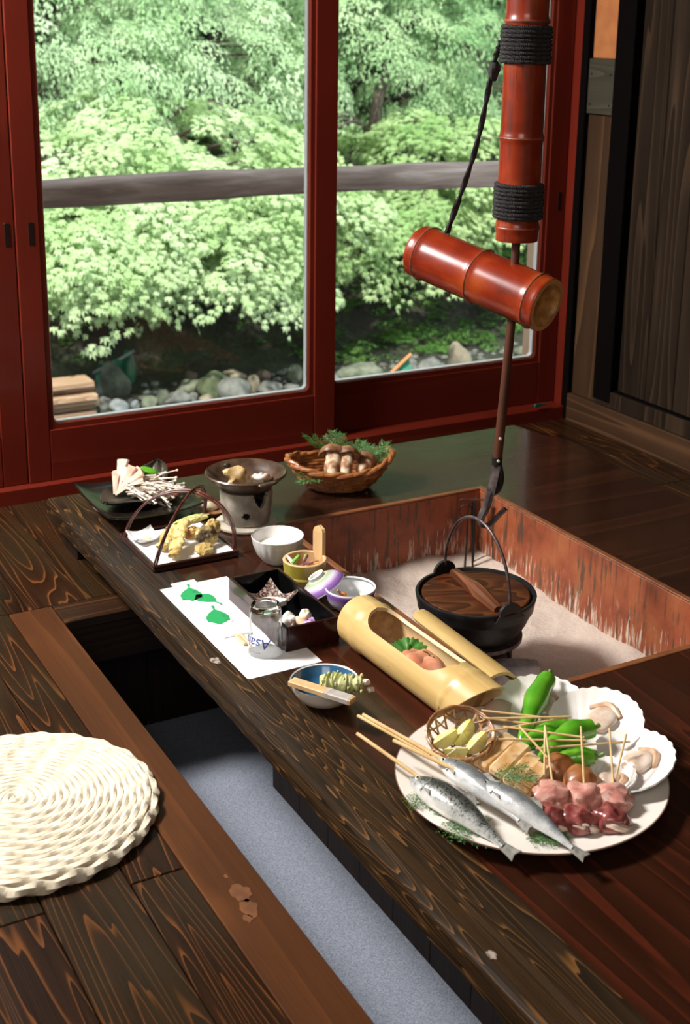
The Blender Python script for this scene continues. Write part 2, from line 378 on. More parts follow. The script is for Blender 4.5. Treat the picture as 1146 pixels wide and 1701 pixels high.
# under the table: boarded support box, battens at the back
for i in range(15):
    y1 = .869-.125*i; G().bb(.27, .288, y1-.124, y1, -.379, TZ-TB, .001).build('support_board', M_DARKW, table, smooth=False)
G().bb(.289, .398, .851, .869, -.379, TZ-TB, .001).build('support_board', M_DARKW, table, smooth=False)
G().bb(.02, .08, 1.36, 1.48, 0, TZ-TB, .002).build('foot', M_DARKW, table, smooth=False)
G().bb(1.22, 1.28, 1.36, 1.48, 0, TZ-TB, .002).build('foot', M_DARKW, table, smooth=False)
G().bb(.10, 1.25, 1.44, 1.47, .03, TZ-TB, .002).build('apron', M_DARKW, table, smooth=False)
def splotch(name, mat, par, c, r, z, sd, sx=1.0):
    pts = [(c[0]+sx*r*(1+.45*mnoise.noise(Vector((math.cos(a)*1.6+sd, math.sin(a)*1.6, sd))))*math.cos(a), c[1]+1.5*r*(1+.45*mnoise.noise(Vector((math.cos(a)*1.6+sd, math.sin(a)*1.6, sd))))*math.sin(a)) for a in np.linspace(0, 2*PI, 41)[:-1]]
    return G().prism(pts, z, z+.0005).build(name, mat, par, smooth=False)
M_WORN = plain('bare_pale_wood', (.34, .26, .22), (.10, .07, .05), 160, rough=.8, lo=.45, hi=.6); M_STAIN = plain('orange_stain', (.17, .058, .014), (.11, .036, .010), 60, rough=.5)
splotch('worn_spot', M_WORN, table, (.0275, .590), .0085, TZ+.0003, 3)
splotch('worn_spot', M_WORN, table, (.020, -.268), .0055, TZ+.0003, 8)
for c_, r_, sd in (((-.143, .108), .014, 2), ((-.146, .070), .012, 5), ((-.155, .052), .006, 9), ((-.145, .150), .003, 4)): splotch('bare_stain', M_STAIN, floor, c_, r_, .0001, sd)
# ------------------------------------------------------------------ hearth box and ash
hearth = thing('hearth_box', 'square sunken hearth box lined with red-brown boards streaked by pale drips', 'hearth', (.68, .682, -.2))
hx0, hx1, hy0, hy1, HW = .404, .957, .232, 1.132, .014
def hpanel(x0, x1, y0, y1):
    p = G().bb(x0-.68, x1-.68, y0-.682, y1-.682, 0, TZ+.2-.003, .001).build('liner_board', M_LINER, hearth, smooth=False)
    G().bb(x0-.68, x1-.68, y0-.682, y1-.682, TZ+.2-.0028, TZ+.2+.0022, .0012).build('rim', M_LINEREDGE, p, smooth=False)
hpanel(hx0, hx0+HW, hy0, hy1); hpanel(hx1-HW, hx1, hy0, hy1); hpanel(hx0+HW, hx1-HW, hy1-HW, hy1); hpanel(hx0+HW, hx1-HW, hy0, hy0+HW)
G().bb(hx0-.68, hx1-.68, hy0-.682, hy1-.682, -.012, 0).build('bottom', M_DARKW, hearth, smooth=False)
def ash_z(x, y):
    n = .010*mnoise.noise(Vector((x*7, y*7, 2)))+.004*mnoise.noise(Vector((x*25, y*25, 5)))+.0022*mnoise.noise(Vector((x*70, y*70, 9)))
    d = math.hypot(x-.62, y-.64)
    ed = min(x-hx0, hx1-x, y-hy0, hy1-y)
    return -.086+n-.010*math.exp(-(d/.16)**2)+.018*math.exp(-(ed/.05)**2)+.012*max(0, (y-.8)/.33)
ash = G().grid(lambda u, v: (hx0+HW+(hx1-hx0-2*HW)*u, hy0+HW+(hy1-hy0-2*HW)*v, ash_z(hx0+(hx1-hx0)*u, hy0+(hy1-hy0)*v)), 80, 130, .03).build('ash_bed', M_ASH)
tag(ash, 'pale pinkish wood ash filling the sunken hearth', 'ash', kind='stuff')
# ------------------------------------------------------------------ sliding glass doors
WY = 1.794
sill = G().bb(-2.2, 1.7075, 1.772, 1.90, -.03, .041, .003)
tag(sill.build('trim_1', M_REDX, smooth=False), 'red lacquered sill under the sliding glass doors', None, kind='structure')
gs = G().bb(-2.2, 1.712, 1.768, 1.774, .020, .030, .001)
def glazing_ring(x0, x1, z0, z1, wd, rad, y0, y1):
    """ring between a square outer edge and a rounded inner opening"""
    def rr_(X0, X1, Z0, Z1, r, n=7):
        out = []
        for cx, cz, a0 in ((X1-r, Z0+r, -90), (X1-r, Z1-r, 0), (X0+r, Z1-r, 90), (X0+r, Z0+r, 180)):
            for k in range(n): a = R(a0+90*k/(n-1)); out.append((cx+r*math.cos(a), cz+r*math.sin(a)))
        return out
    inn = rr_(x0, x1, z0, z1, rad); ou = rr_(x0-wd, x1+wd, z0-wd, z1+wd, .0005)
    n = len(inn); g = G(); vs = [(x, y0, z) for x, z in inn]+[(x, y0, z) for x, z in ou]+[(x, y1, z) for x, z in inn]+[(x, y1, z) for x, z in ou]; fs = []
    for i in range(n):
        k = (i+1) % n
        fs += [(i, k, n+k, n+i), (2*n+i, 3*n+i, 3*n+k, 2*n+k), (i, 2*n+i, 2*n+k, k), (n+i, n+k, 3*n+k, 3*n+i)]
    return g.add(vs, fs), inn
def glass_door(name, label, x0, x1, gx0, gx1, y, hx=None, z0=.041, gz0=.1886, gz1=1.62, z1=1.78, th=.034):
    d = thing(name, label, None, (x0, y, z0), kind='structure'); o = Vector((x0, y, z0))
    def bx(nm, a, b, c, e, m): return G().bb(a-o.x, b-o.x, 0, th, c-o.z, e-o.z, .002).build(nm, m, d, smooth=False)
    W = .013
    bx('stile', x0, gx0-W, z0, z1, M_RED); bx('stile', gx1+W, x1, z0, z1, M_RED)
    bx('rail', gx0-W+.0005, gx1+W-.0005, z0, gz0-W, M_REDX); bx('rail', gx0-W+.0005, gx1+W-.0005, gz1+W, z1, M_REDX)
    g, inn = glazing_ring(gx0-o.x, gx1-o.x, gz0-o.z, gz1-o.z, W, .016, .004, th-.004); g.build('glazing_frame', M_RED, d, smooth=False)
    g, _ = glazing_ring(gx0-o.x+.0045, gx1-o.x-.0045, gz0-o.z+.0045, gz1-o.z-.0045, .0044, .012, .017, .033); g.build('glazing_bead', M_BEAD, d, smooth=False)  # near-white strip stands in for the sunlit edge of the opening
    ip = [(p[0], p[1]) for p in inn]
    G().add([(x, .0165, z) for x, z in ip]+[(x, .0125, z) for x, z in ip], [tuple(range(len(ip))), tuple(range(len(ip), 2*len(ip)))[::-1]]).build('pane', M_PANE, d, smooth=False)
    if hx is not None:
        for hxx in (hx if isinstance(hx, (tuple, list)) else [hx]):
            G().bb(hxx-o.x-.0065, hxx-o.x+.0065, -.0012, .002, .645-o.z, .700-o.z, .0008).bb(hxx-o.x-.0045, hxx-o.x+.0045, -.0004, .0025, .649-o.z, .696-o.z).build('finger_pull', M_IRONP, d, smooth=False)
    return d
glass_door('window_1', 'red framed sliding glass door on the left with a rounded pane', .036, .905, .106, .826, WY, hx=.073)
glass_door('window_2', 'red framed sliding glass door on the right beside the plank wall', .868, 1.7125, .924, 1.632, WY+.038, hx=1.690)
glass_door('window_3', 'neighbouring red sliding glass door at the left edge', -.85, .034, -.78, -.040, WY+.004, hx=.017)
glass_door('window_4', 'further red sliding glass door out to the left', -1.75, -.86, -1.68, -.93, WY+.040)
wb = G().bb(-2.3, 1.80, 1.80, 1.90, 1.82, 2.6); wb.bb(-2.3, -1.75, 1.80, 1.90, -.06, 1.82)
tag(wb.build('wall_back', M_WHITEWALL, smooth=False), 'plaster wall over the sliding doors', None, kind='structure')
tag(G().bb(-2.2, 1.71, 1.77, 1.89, 1.78, 1.84, .003).build('trim_2', M_RED, smooth=False), 'red lintel over the sliding doors', None, kind='structure')
tagc = G(); tagc.box((1.612, 1.771, .055), (.045, .003, .008), .001); tagc.box((1.600, 1.7695, .055), (.018, .003, .012), .001)
tag(tagc.build('green_clip', plain('teal_plastic', (.0, .10, .075), rough=.35), loc=(0, -.0005, 0)), 'small teal plastic clip at the foot of the right glass door', 'clip')
# ------------------------------------------------------------------ right wall
wr = thing('wall_right', 'dark boarded wall with plank door on the right', None, kind='structure'); XW = 1.717
def wp(nm, y0, y1, z0, z1, x0, m, ch=.002, x1=1.80): return G().bb(x0, x1, y0, y1, z0, z1, ch).build(nm, m, wr, smooth=False)
wp('corner_post', 1.762, 1.792, 0, 2.5, 1.708, M_BLACKP); wp('outer_post', 1.793, 1.90, 0, 2.5, 1.7135, M_RED)
wp('panel_board', 1.645, 1.760, .085, .935, XW+.006, M_WALLW); wp('crosspiece', 1.645, 1.760, .938, 1.094, XW-.004, M_GREYW); wp('plaster_panel', 1.645, 1.762, 1.095, 2.5, XW+.010, M_PLASTER)
for (yy, zz) in ((1.745, 1.05), (1.660, 1.05), (1.745, .965), (1.660, .965)):
    G().lathe([(0, .0015), (.003, .0012), (.0035, 0)], 8, M=rotm(0, -PI/2, 0)).build('nail', M_IRONP, wr, loc=(XW-.004, yy, zz))
wp('black_post', 1.565, 1.644, .10, 2.5, XW-.006, M_BLACKP)
for i in range(34):
    wp('door_plank', 1.565-.12*(i+1)+.0012, 1.565-.12*i-.0012, .135, 2.5, XW+.022, M_DOORW, .0025)
wp('door_track', -2.6, 1.640, .086, .134, XW-.004, M_DOORW); wp('track_groove', -2.6, 1.565, .100, .138, XW+.006, M_BLACKP)
b = G().bb(1.706, 1.80, -2.6, 1.762, -.02, .085, .003).build('baseboard_right', M_BASEW, smooth=False); tag(b, 'brown wooden baseboard along the right wall', None, kind='structure')
# ------------------------------------------------------------------ the rest of the shell (behind and over the camera)
tag(G().bb(-2.3, -2.2, -2.7, 1.9, -.06, 2.6).build('wall_left', M_WHITEWALL, smooth=False), 'plain plaster wall on the left', None, kind='structure')
tag(G().bb(-2.3, 1.9, -2.7, -2.6, -.06, 2.6).build('wall_front', M_WHITEWALL, smooth=False), 'plain plaster wall behind the viewer', None, kind='structure')
tag(G().bb(1.80, 1.9, -2.7, 1.9, -.06, 2.6).build('wall_outer', M_WHITEWALL, smooth=False), 'outer side of the right wall', None, kind='structure')
tag(G().bb(-3.0, 2.6, -3.2, 2.30, 2.5, 2.62).build('ceiling', M_CEIL, smooth=False), 'dark wooden ceiling running out into the eaves', None, kind='structure')
# ================================================================== OUTSIDE
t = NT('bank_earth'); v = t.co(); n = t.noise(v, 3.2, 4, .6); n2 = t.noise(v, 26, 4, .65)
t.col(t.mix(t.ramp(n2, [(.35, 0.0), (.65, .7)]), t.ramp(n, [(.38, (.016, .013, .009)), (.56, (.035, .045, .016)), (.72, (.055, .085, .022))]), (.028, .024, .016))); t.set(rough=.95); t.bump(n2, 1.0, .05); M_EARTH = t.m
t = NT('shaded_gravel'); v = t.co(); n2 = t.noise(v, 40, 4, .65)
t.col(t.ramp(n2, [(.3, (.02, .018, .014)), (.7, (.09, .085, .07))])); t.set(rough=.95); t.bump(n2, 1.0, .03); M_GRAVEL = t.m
def leafmat(name, c1, c2, tr=.45):
    t = NT(name); t.n.remove(t.b); v = t.co(); c = t.ramp(t.noise(v, 2.6, 3), [(.32, c1), (.68, c2)])
    df = t.node('ShaderNodeBsdfDiffuse'); tl = t.node('ShaderNodeBsdfTranslucent'); t.lk(c, df.inputs[0]); t.lk(c, tl.inputs[0])
    mx = t.node('ShaderNodeMixShader'); mx.inputs[0].default_value = tr; t.lk(df.outputs[0], mx.inputs[1]); t.lk(tl.outputs[0], mx.inputs[2]); t.lk(mx.outputs[0], t.out.inputs['Surface']); return t.m
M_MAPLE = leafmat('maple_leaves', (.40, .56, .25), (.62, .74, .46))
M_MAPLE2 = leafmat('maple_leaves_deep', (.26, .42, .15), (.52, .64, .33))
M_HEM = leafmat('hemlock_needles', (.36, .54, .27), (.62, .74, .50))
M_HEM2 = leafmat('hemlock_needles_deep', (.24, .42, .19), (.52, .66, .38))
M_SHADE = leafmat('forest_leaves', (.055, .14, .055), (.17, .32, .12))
M_GRASS = leafmat('bank_grass', (.05, .14, .03), (.16, .30, .08))
M_BARK = plain('bark', (.045, .032, .022), (.10, .075, .055), 14, rough=.9, bump=.8, bdist=.01, vec=(1, 1, .2))
def ground_z(x, y):
    b = max(0.0, y-6.15+.25*mnoise.noise(Vector((x*.8, 0, 4))))
    z = -.9+.05*mnoise.noise(Vector((x*1.5, y*1.5, 0)))
    z += 1.05*(1-math.exp(-b*1.1))+.32*max(0, b-1.0)+.10*b*max(0, b-3)*.2+1.0*max(0, y-11.8)  # steep far rise added to keep sky out of the table's reflection
    return z+(.10*mnoise.noise(Vector((x*2.2, y*2.2, 3))) if b > 0 else 0)
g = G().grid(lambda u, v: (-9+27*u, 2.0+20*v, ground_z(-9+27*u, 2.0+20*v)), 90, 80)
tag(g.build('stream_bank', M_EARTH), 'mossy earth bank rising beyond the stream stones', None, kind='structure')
# ---- veranda deck and log handrail
tag(G().bb(-3, 4.2, 1.90, 2.72, -.26, -.2).build('veranda_deck', M_FLOORX, smooth=False), 'wooden veranda deck outside the glass doors', None, kind='structure')
rail = thing('log_handrail', 'peeled grey-brown log handrail outside the glass doors', 'railing', (0, 2.6, -.2))
gt = G(); P = [(-1.6+5.2*i/60, .004*math.sin(i*.35), .864+.006*math.sin(i*.21+1)) for i in range(61)]
gt.tube(P, lambda q: .0455+.0025*math.sin(q*31)+.0015*math.sin(q*83), 18)
t = NT('peeled_log'); v = t.co(); n = t.noise(t.mapv(v, (.12, 1, 1)), 30, 4, .6, .4)
t.col(t.ramp(n, [(.3, (.17, .11, .085)), (.55, (.36, .26, .21)), (.75, (.58, .48, .43))])); t.set(rough=.6); t.bump(n, .4, .004); M_LOG = t.m
gt.build('log', M_LOG, rail)
for px_ in (-1.45, 3.45): G().tube([(px_, 0, 0), (px_, 0, .45), (px_, 0, .83)], .045, 14).build('post', M_LOG, rail)
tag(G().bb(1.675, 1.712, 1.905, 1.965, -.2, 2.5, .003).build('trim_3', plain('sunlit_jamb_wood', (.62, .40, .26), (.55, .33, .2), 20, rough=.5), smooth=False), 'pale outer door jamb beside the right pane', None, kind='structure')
# ---- stones
ST = [plain('stone_%d' % i, a, b, 16, rough=.85, bump=.6, bdist=.01) for i, (a, b) in enumerate([((.075, .075, .065), (.17, .17, .15)), ((.14, .115, .075), (.25, .21, .15)), ((.065, .075, .045), (.15, .16, .11)), ((.04, .045, .03), (.10, .11, .075)), ((.12, .13, .135), (.23, .24, .24)), ((.10, .07, .05), (.19, .14, .105)), ((.032, .05, .016), (.11, .115, .06)), ((.20, .185, .15), (.32, .30, .25))])]
ROCKS = [(1.530,5.607,0.085,0.118,3,'large rounded grey-green boulder beside the green net'),
(1.358,5.468,0.067,0.035,1,'flat tan stone just right of the stacked planks'),
(1.240,5.301,0.089,0.041,2,'wide greenish stone in the lower left window corner'),
(1.147,5.350,0.029,0.031,4,'small bluish stone in the lower left window corner'),
(1.485,5.652,0.055,0.040,0,'oval grey stone against the planks'),
(1.411,5.412,0.033,0.045,0,'narrow grey stone beside the flat tan stone'),
(1.469,5.331,0.058,0.045,4,'pale grey stone left of the small blue pebble'),
(1.561,5.339,0.027,0.031,4,'small blue-grey pebble in the front row of stones'),
(1.641,5.309,0.047,0.042,2,'yellow-green stone right of the small blue pebble'),
(1.712,5.321,0.050,0.049,3,'dark grey upright stone in the front row of stones'),
(1.790,5.293,0.071,0.046,0,'broad grey stone in the middle of the front row'),
(2.077,5.795,0.043,0.030,5,'small brown stone behind the broad greenish one'),
(1.947,5.495,0.080,0.051,2,'broad greenish stone left of the mossy boulder'),
(1.884,5.321,0.047,0.039,0,'grey stone below the broad greenish stone'),
(1.951,5.282,0.047,0.032,1,'tan stone in front of the mossy boulder'),
(2.059,5.407,0.107,0.091,6,'mossy green boulder behind the left pane'),
(2.151,5.325,0.141,0.080,0,'largest grey boulder leaning on the mossy one'),
(2.314,5.720,0.076,0.038,1,'tan slab resting behind the largest grey boulder'),
(2.342,5.486,0.039,0.060,1,'upright tan stone right of the largest grey boulder'),
(2.475,5.646,0.046,0.042,5,'pinkish stone atop the row near the middle stile'),
(2.430,5.440,0.082,0.041,0,'flat grey stone near the middle stile'),
(2.382,5.267,0.073,0.033,7,'cream stone at the pane edge near the middle stile'),
(2.635,5.519,0.054,0.053,2,'greenish stone seen next to the middle stile'),
(2.520,5.319,0.053,0.037,0,'grey stone under the greenish one at the middle stile'),
(2.946,5.308,0.120,0.053,2,'long greenish boulder at the left of the right pane'),
(2.811,5.309,0.036,0.034,4,'small pale stone tucked by the middle stile in the right pane'),
(3.390,5.425,0.049,0.051,0,'round grey stone right of the orange pole'),
(3.500,5.373,0.087,0.051,0,'oblong grey boulder under the bamboo crosspiece'),
(3.692,5.337,0.091,0.108,1,'tall pointed tan boulder on the mossy bank'),
(3.817,5.318,0.115,0.032,6,'low mossy stone right of the tall pointed boulder'),
(4.082,5.230,0.089,0.036,7,'pale stone in the right corner of the right pane'),
(3.913,5.248,0.046,0.024,4,'small pale pebble left of the iron rod'),
(4.216,5.389,0.059,0.050,2,'greenish stone behind the pale corner stone')]
for k, (x, y, a, b, c, lab) in enumerate(ROCKS):
    rg = G().blob((0, 0, 0), (a, a*.8, b), 18, 12, .55, 1.1/max(a, b), k*3.7)
    rg.v = [(vx, vy, max(vz, -b*.8)) for vx, vy, vz in rg.v]
    o = rg.build('stone', ST[c], loc=(x, y, ground_z(x, y)+b*.62), rot=(0, 0, k*1.3), ang=60); tag(o, lab, 'stone', 'stones along the stream')
# loose pebbles between the stones
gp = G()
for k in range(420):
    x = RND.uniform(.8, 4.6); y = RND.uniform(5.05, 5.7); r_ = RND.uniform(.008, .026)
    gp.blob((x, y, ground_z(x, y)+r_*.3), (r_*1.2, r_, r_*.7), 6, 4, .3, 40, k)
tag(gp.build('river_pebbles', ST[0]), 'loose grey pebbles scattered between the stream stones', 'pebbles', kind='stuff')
# ---- boards, net and poles lying by the stream
bd = thing('plank_stack', 'stack of pale sawn planks behind the lower left corner of the left pane', 'planks', (.98, 5.25, -.9))
mpl = wood('outdoor_plank', (.22, .13, .08), (.40, .26, .16), (.5, .34, .22), 'X', rough=.7)
for i, (zz, dy, L_) in enumerate(((.016, .05, .66), (.05, .03, .64), (.084, .07, .62), (.118, .04, .66), (.152, 0, .64), (.186, .08, .66), (.220, .02, .62))): G().box((0, dy, zz), (L_, .16, .03), .003).build('plank', mpl, bd, smooth=False)
net = thing('green_net', 'dark green net hung from a short pale pole beside the boulder', 'net', (1.6, 5.78, -.88))
G().tube([(-.13, 0, .10), (.0, 0, .15), (.12, 0, .205)], .009, 8).build('pole', ST[4], net)
G().grid(lambda u, v: (-.10+.22*u, .02+.03*math.sin(u*9+v*4), .115+.09*u-(.13+.08*u)*v+.012*math.sin(u*17)), 14, 10, .003).build('netting', plain('green_netting', (.01, .09, .045), (.02, .14, .07), 60, rough=.7), net)
net2 = thing('landing_net', 'orange pole with a small green net leaning among the stones', 'net', (3.2, 5.28, -.9))
G().tube([(-.10, 0, .0), (.0, 0, .075), (.10, 0, .15)], .011, 8).build('pole', plain('orange_wood', (.50, .20, .07), rough=.5), net2)
G().grid(lambda u, v: (-.03+.14*u, .015+.02*math.sin(v*5), .055+.10*u-(.055+.09*u)*v), 8, 8, .003).build('netting', plain('green_netting_b', (.01, .13, .06), (.02, .2, .1), 60, rough=.7), net2)
# ---- foliage: flat drooping sprays of real leaves, gathered in layered pads on branches
rs = np.random.RandomState(11)
def leaf_shape(n=5):
    """small palmate leaf, cupped a little"""
    if n == 0: return np.array([(0, 0, 0), (.5, .22, .03), (1, 0, -.05), (.5, -.22, .03)]), [(0, 1, 2), (0, 2, 3)]
    pts = [(0, 0, 0)]
    for k in range(n):
        a = R(-80+160*k/(n-1)); ln = (.72, .95, 1.1, .95, .72)[k]; pts.append((ln*math.cos(a), ln*math.sin(a)*.85, -.10*ln))
        if k < n-1: a2 = a+R(20); pts.append((.45*math.cos(a2), .45*math.sin(a2), 0))
    return np.array(pts), [(0, i, i+1) for i in range(1, len(pts)-1)]
def fan(size, L, n, lobes, droop, spread=.75):
    """one drooping fan: leaves packed on radial twigs, all lying nearly in the fan's own curved surface"""
    lv, lf = leaf_shape(lobes); V = []; F = []
    for k in range(n):
        tw = rs.randint(0, 9); a = -spread+2*spread*tw/8+rs.uniform(-.06, .06); u = rs.uniform(.12, 1)**.75*(1-.25*abs(a)/spread)
        r_ = L*u; p = np.array([r_*math.cos(a), r_*math.sin(a), -droop*r_*r_/L+rs.uniform(-.012, .012)])
        sl = math.atan(2*droop*u); s_ = size*rs.uniform(.75, 1.25)
        m = np.array((Euler((0, 0, a+rs.uniform(-.7, .7))).to_matrix() @ Euler((rs.uniform(-.22, .22), sl+rs.uniform(-.12, .25), 0)).to_matrix()))
        V.append(lv*s_@m.T+p); F += [tuple(i+len(lv)*k for i in f) for f in lf]
    return np.vstack(V), np.array(F)
PM = [fan(.035, .38, 105, 5, .46) for _ in range(5)]; PH = [fan(.030, .34, 170, 0, .60, .8) for _ in range(5)]; PS = [fan(.055, .50, 60, 5, .4) for _ in range(4)]
def foliage(name, protos, places, mat, parent):
    """places: (x, y, z, azimuth, pitch, roll, scale)"""
    VV = []; FF = []; off = 0
    for k, (x, y, z, az, pi_, ro, s_) in enumerate(places):
        V, F = protos[k % len(protos)]; m = np.array(Euler((ro, pi_, az)).to_matrix())
        VV.append(V*s_@m.T+np.array([x, y, z])); FF.append(F+off); off += len(V)
    V = np.vstack(VV); F = np.vstack(FF); me = bpy.data.meshes.new(name)
    me.vertices.add(len(V)); me.vertices.foreach_set('co', V.astype(np.float32).ravel())
    me.loops.add(F.size); me.loops.foreach_set('vertex_index', F.astype(np.int32).ravel())
    me.polygons.add(len(F)); me.polygons.foreach_set('loop_start', np.arange(0, F.size, 3, dtype=np.int32)); me.polygons.foreach_set('loop_total', np.full(len(F), 3, dtype=np.int32))
    me.update(calc_edges=True); o = link(name, me, mat, parent); o['kind'] = 'stuff'; return o
def crown(C, rad, n, gap=.0, layers=(1.0, .78), pit=(.10, .50), sc=(.8, 1.25)):
    """fans shingled over an uneven ellipsoid, pointing outward and down; noise leaves dark hollows"""
    out = []
    while len(out) < n:
        th = rs.uniform(0, 2*PI); ph = math.asin(rs.uniform(-.75, 1.0)); lay = layers[rs.randint(len(layers))]
        d = Vector((math.cos(th)*math.cos(ph), math.sin(th)*math.cos(ph), math.sin(ph)))
        if d.y > .45 and rs.rand() < .7: continue
        q = Vector((C[0]+rad[0]*d.x, C[1]+rad[1]*d.y, C[2]+rad[2]*d.z)); nz = mnoise.noise(q*1.9+Vector((C[0], 0, 0)))
        if nz < gap-.25: continue
        k = lay*(1+.28*nz); q = Vector((C[0]+rad[0]*d.x*k, C[1]+rad[1]*d.y*k, C[2]+rad[2]*d.z*k))
        out.append((q.x, q.y, q.z, th+rs.uniform(-.6, .6), rs.uniform(*pit)-.25*max(0, d.z), rs.uniform(-.25, .25), rs.uniform(*sc)))
    return out
def tree(name, label, loc, crowns, protos, mat, trunk, tr_r=.1, group='trees beyond the veranda'):
    """trunk: points relative to loc; crowns: (centre, radii, fans, gap) in world space"""
    tr = thing(name, label, 'tree', loc, group=group); L_ = Vector(loc)
    G().tube(spline(trunk, 6), lambda q: tr_r*(1-.6*q), 10).build('trunk', M_BARK, tr); top = Vector(trunk[-1]); bg_ = G(); pl = []
    for C, rad, n, gap in crowns:
        cp_ = crown(C, rad, n, gap); pl += [(q[0]-L_.x, q[1]-L_.y, q[2]-L_.z)+q[3:] for q in cp_]
        for q in cp_[::9]:
            c = Vector(q[:3])-L_; f = min(.95, max(.15, (c.z-.2)/top.z)); k = f*(len(trunk)-1); i = min(int(k), len(trunk)-2); s0 = Vector(trunk[i]).lerp(Vector(trunk[i+1]), k-i)
            bg_.tube(spline([s0, s0.lerp(c, .55)+Vector((0, 0, .10)), c+Vector((0, 0, -.01))], 4), lambda w_: .020*(1-.8*w_), 5)
    bg_.build('branches', M_BARK, tr); foliage('foliage', protos, pl, mat, tr); return tr
tree('maple_tree', 'bright green maple with drooping fans behind the lower left pane', (2.1, 6.9, -.4), [((1.55, 6.05, .10), (.85, .60, .40), 115, .12), ((2.45, 6.0, .08), (.75, .55, .40), 105, .12), ((2.0, 6.2, .36), (1.2, .6, .35), 90, -.1), ((2.15, 5.60, -.14), (.32, .28, .16), 18, -.3), ((1.45, 5.65, -.04), (.35, .28, .16), 18, -.3)], PM, M_MAPLE, [(0, 0, -.1), (-.05, -.1, .4), (.1, -.2, .7), (.05, -.3, 1.0)], .08)
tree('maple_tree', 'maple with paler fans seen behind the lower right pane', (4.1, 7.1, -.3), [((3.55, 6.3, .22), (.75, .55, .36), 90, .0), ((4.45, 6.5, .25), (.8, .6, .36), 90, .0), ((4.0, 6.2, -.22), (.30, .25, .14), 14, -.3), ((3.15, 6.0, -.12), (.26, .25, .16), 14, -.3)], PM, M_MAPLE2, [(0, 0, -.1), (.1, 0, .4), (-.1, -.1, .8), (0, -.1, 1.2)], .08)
tree('hemlock_tree', 'feathery pale green conifer filling the upper left pane', (2.0, 8.2, .2), [((1.55, 7.1, .95), (.95, .7, .62), 150, .0), ((2.75, 7.3, .85), (.95, .7, .60), 150, .02), ((2.1, 7.5, 1.75), (1.3, .8, .5), 110, .05), ((2.1, 7.7, 2.7), (1.4, .8, .6), 110, -.1)], PH, M_HEM, [(0, 0, -.2), (.1, 0, .6), (0, .1, 1.4), (.1, 0, 2.2)], .11)  # last crown is out of view, added so the table reflects green
tree('hemlock_tree', 'feathery conifer filling the upper right pane', (5.0, 8.8, .3), [((4.3, 7.6, .95), (1.0, .7, .65), 150, .0), ((5.6, 7.8, .85), (1.0, .7, .7), 150, .0), ((5.0, 8.0, 1.9), (1.5, .8, .55), 110, .05), ((4.8, 8.2, 2.9), (1.7, .8, .65), 120, -.1)], PH, M_HEM2, [(0, 0, -.2), (-.1, 0, .6), (0, .1, 1.4), (.1, 0, 2.4)], .11)  # last crown unseen, added for the green reflection in the table
tree('hemlock_tree', 'conifer behind the middle stile between both panes', (3.6, 9.8, .6), [((3.4, 8.8, .9), (1.3, .7, .8), 170, .05), ((3.6, 9.1, 2.0), (1.2, .7, .6), 90, .05), ((3.6, 9.2, 3.4), (1.6, .8, .9), 130, -.1)], PH, M_HEM2, [(0, 0, -.2), (.1, 0, .6), (0, .1, 1.4), (.1, 0, 2.4)], .12)  # topmost crown unseen, added to hide sky from the table's reflection
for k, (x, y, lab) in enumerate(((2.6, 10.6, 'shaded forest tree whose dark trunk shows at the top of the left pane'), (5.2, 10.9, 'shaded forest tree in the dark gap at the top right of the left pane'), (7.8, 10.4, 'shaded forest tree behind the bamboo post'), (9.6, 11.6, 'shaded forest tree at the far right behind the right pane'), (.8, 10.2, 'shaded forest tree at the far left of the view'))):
    tree('forest_tree', lab, (x, y, .6), [((x, y-.3, 1.3), (1.5, .9, 1.2), 120, .05), ((x+.2, y, 2.9), (1.4, .9, .9), 90, .0), ((x, y+.3, 4.6), (1.7, 1.0, 1.3), 150, -.2)], PS, M_SHADE, [(0, 0, -.2), (.15, 0, 1.0), (0, .1, 2.0), (.2, 0, 3.0)], .17, 'shaded trees on the slope')  # highest crown unseen, added to fill sky gaps in the table's reflection
# ground-cover leaves on the bank, uncountable
pl = []
for _ in range(1500):
    x = rs.uniform(.6, 6.2); y = rs.uniform(5.75, 8.2)
    if rs.rand() < (.80 if x < 2.9 else .05) or (x < 2.9 and y < 6.1): continue
    pl.append((x, y, ground_z(x, y)+.03, rs.uniform(0, 6.28), rs.uniform(-.9, -.1), rs.uniform(-.3, .3), rs.uniform(.22, .42)))
tag(foliage('bank_undergrowth', PS, pl, M_GRASS, None), 'low green undergrowth covering the bank behind the stones', 'undergrowth', kind='stuff')
# ================================================================== HANGING POT HOOK, POT, CUSHION
t = NT('red_bamboo'); v = t.co(); sv = t.mapv(v, (1, 1, .10)); n = t.noise(sv, 40, 3, .6); n2 = t.noise(v, 12, 3)
c = t.ramp(n2, [(.25, (.11, .0075, .003)), (.5, (.22, .021, .0048)), (.8, (.36, .066, .010))])
pk_ = t.math('MULTIPLY', t.ramp(t.noise(v, 9, 2), [(.52, 0.0), (.66, 1.0)]), t.ramp(t.noise(t.mapv(v, (1, 1, .15)), 170, 3), [(.48, 0.0), (.60, 1.0)]))
c = t.mix(t.ramp(n, [(.60, 0.0), (.72, .75)]), c, (.07, .010, .005)); c = t.mix(t.math('MULTIPLY', pk_, .8), c, (.045, .014, .008)); t.col(c); t.set(rough=.28, coat=.15);
t.lk(t.math('ADD', t.math('MULTIPLY', n, .3), .12), t.b.inputs['Roughness']); t.bump(n, .12, .001); M_RBAM = t.m
M_GOLD = plain('cut_bamboo_end', (.30, .12, .03), (.50, .25, .07), 60, rough=.45)
M_NODE = plain('bamboo_node_ridge', (.14, .03, .014), (.26, .07, .035), 30, rough=.4)
M_ROPE = plain('black_palm_rope', (.010, .009, .010), (.035, .030, .030), 160, rough=.95, bump=.8, bsc=500)
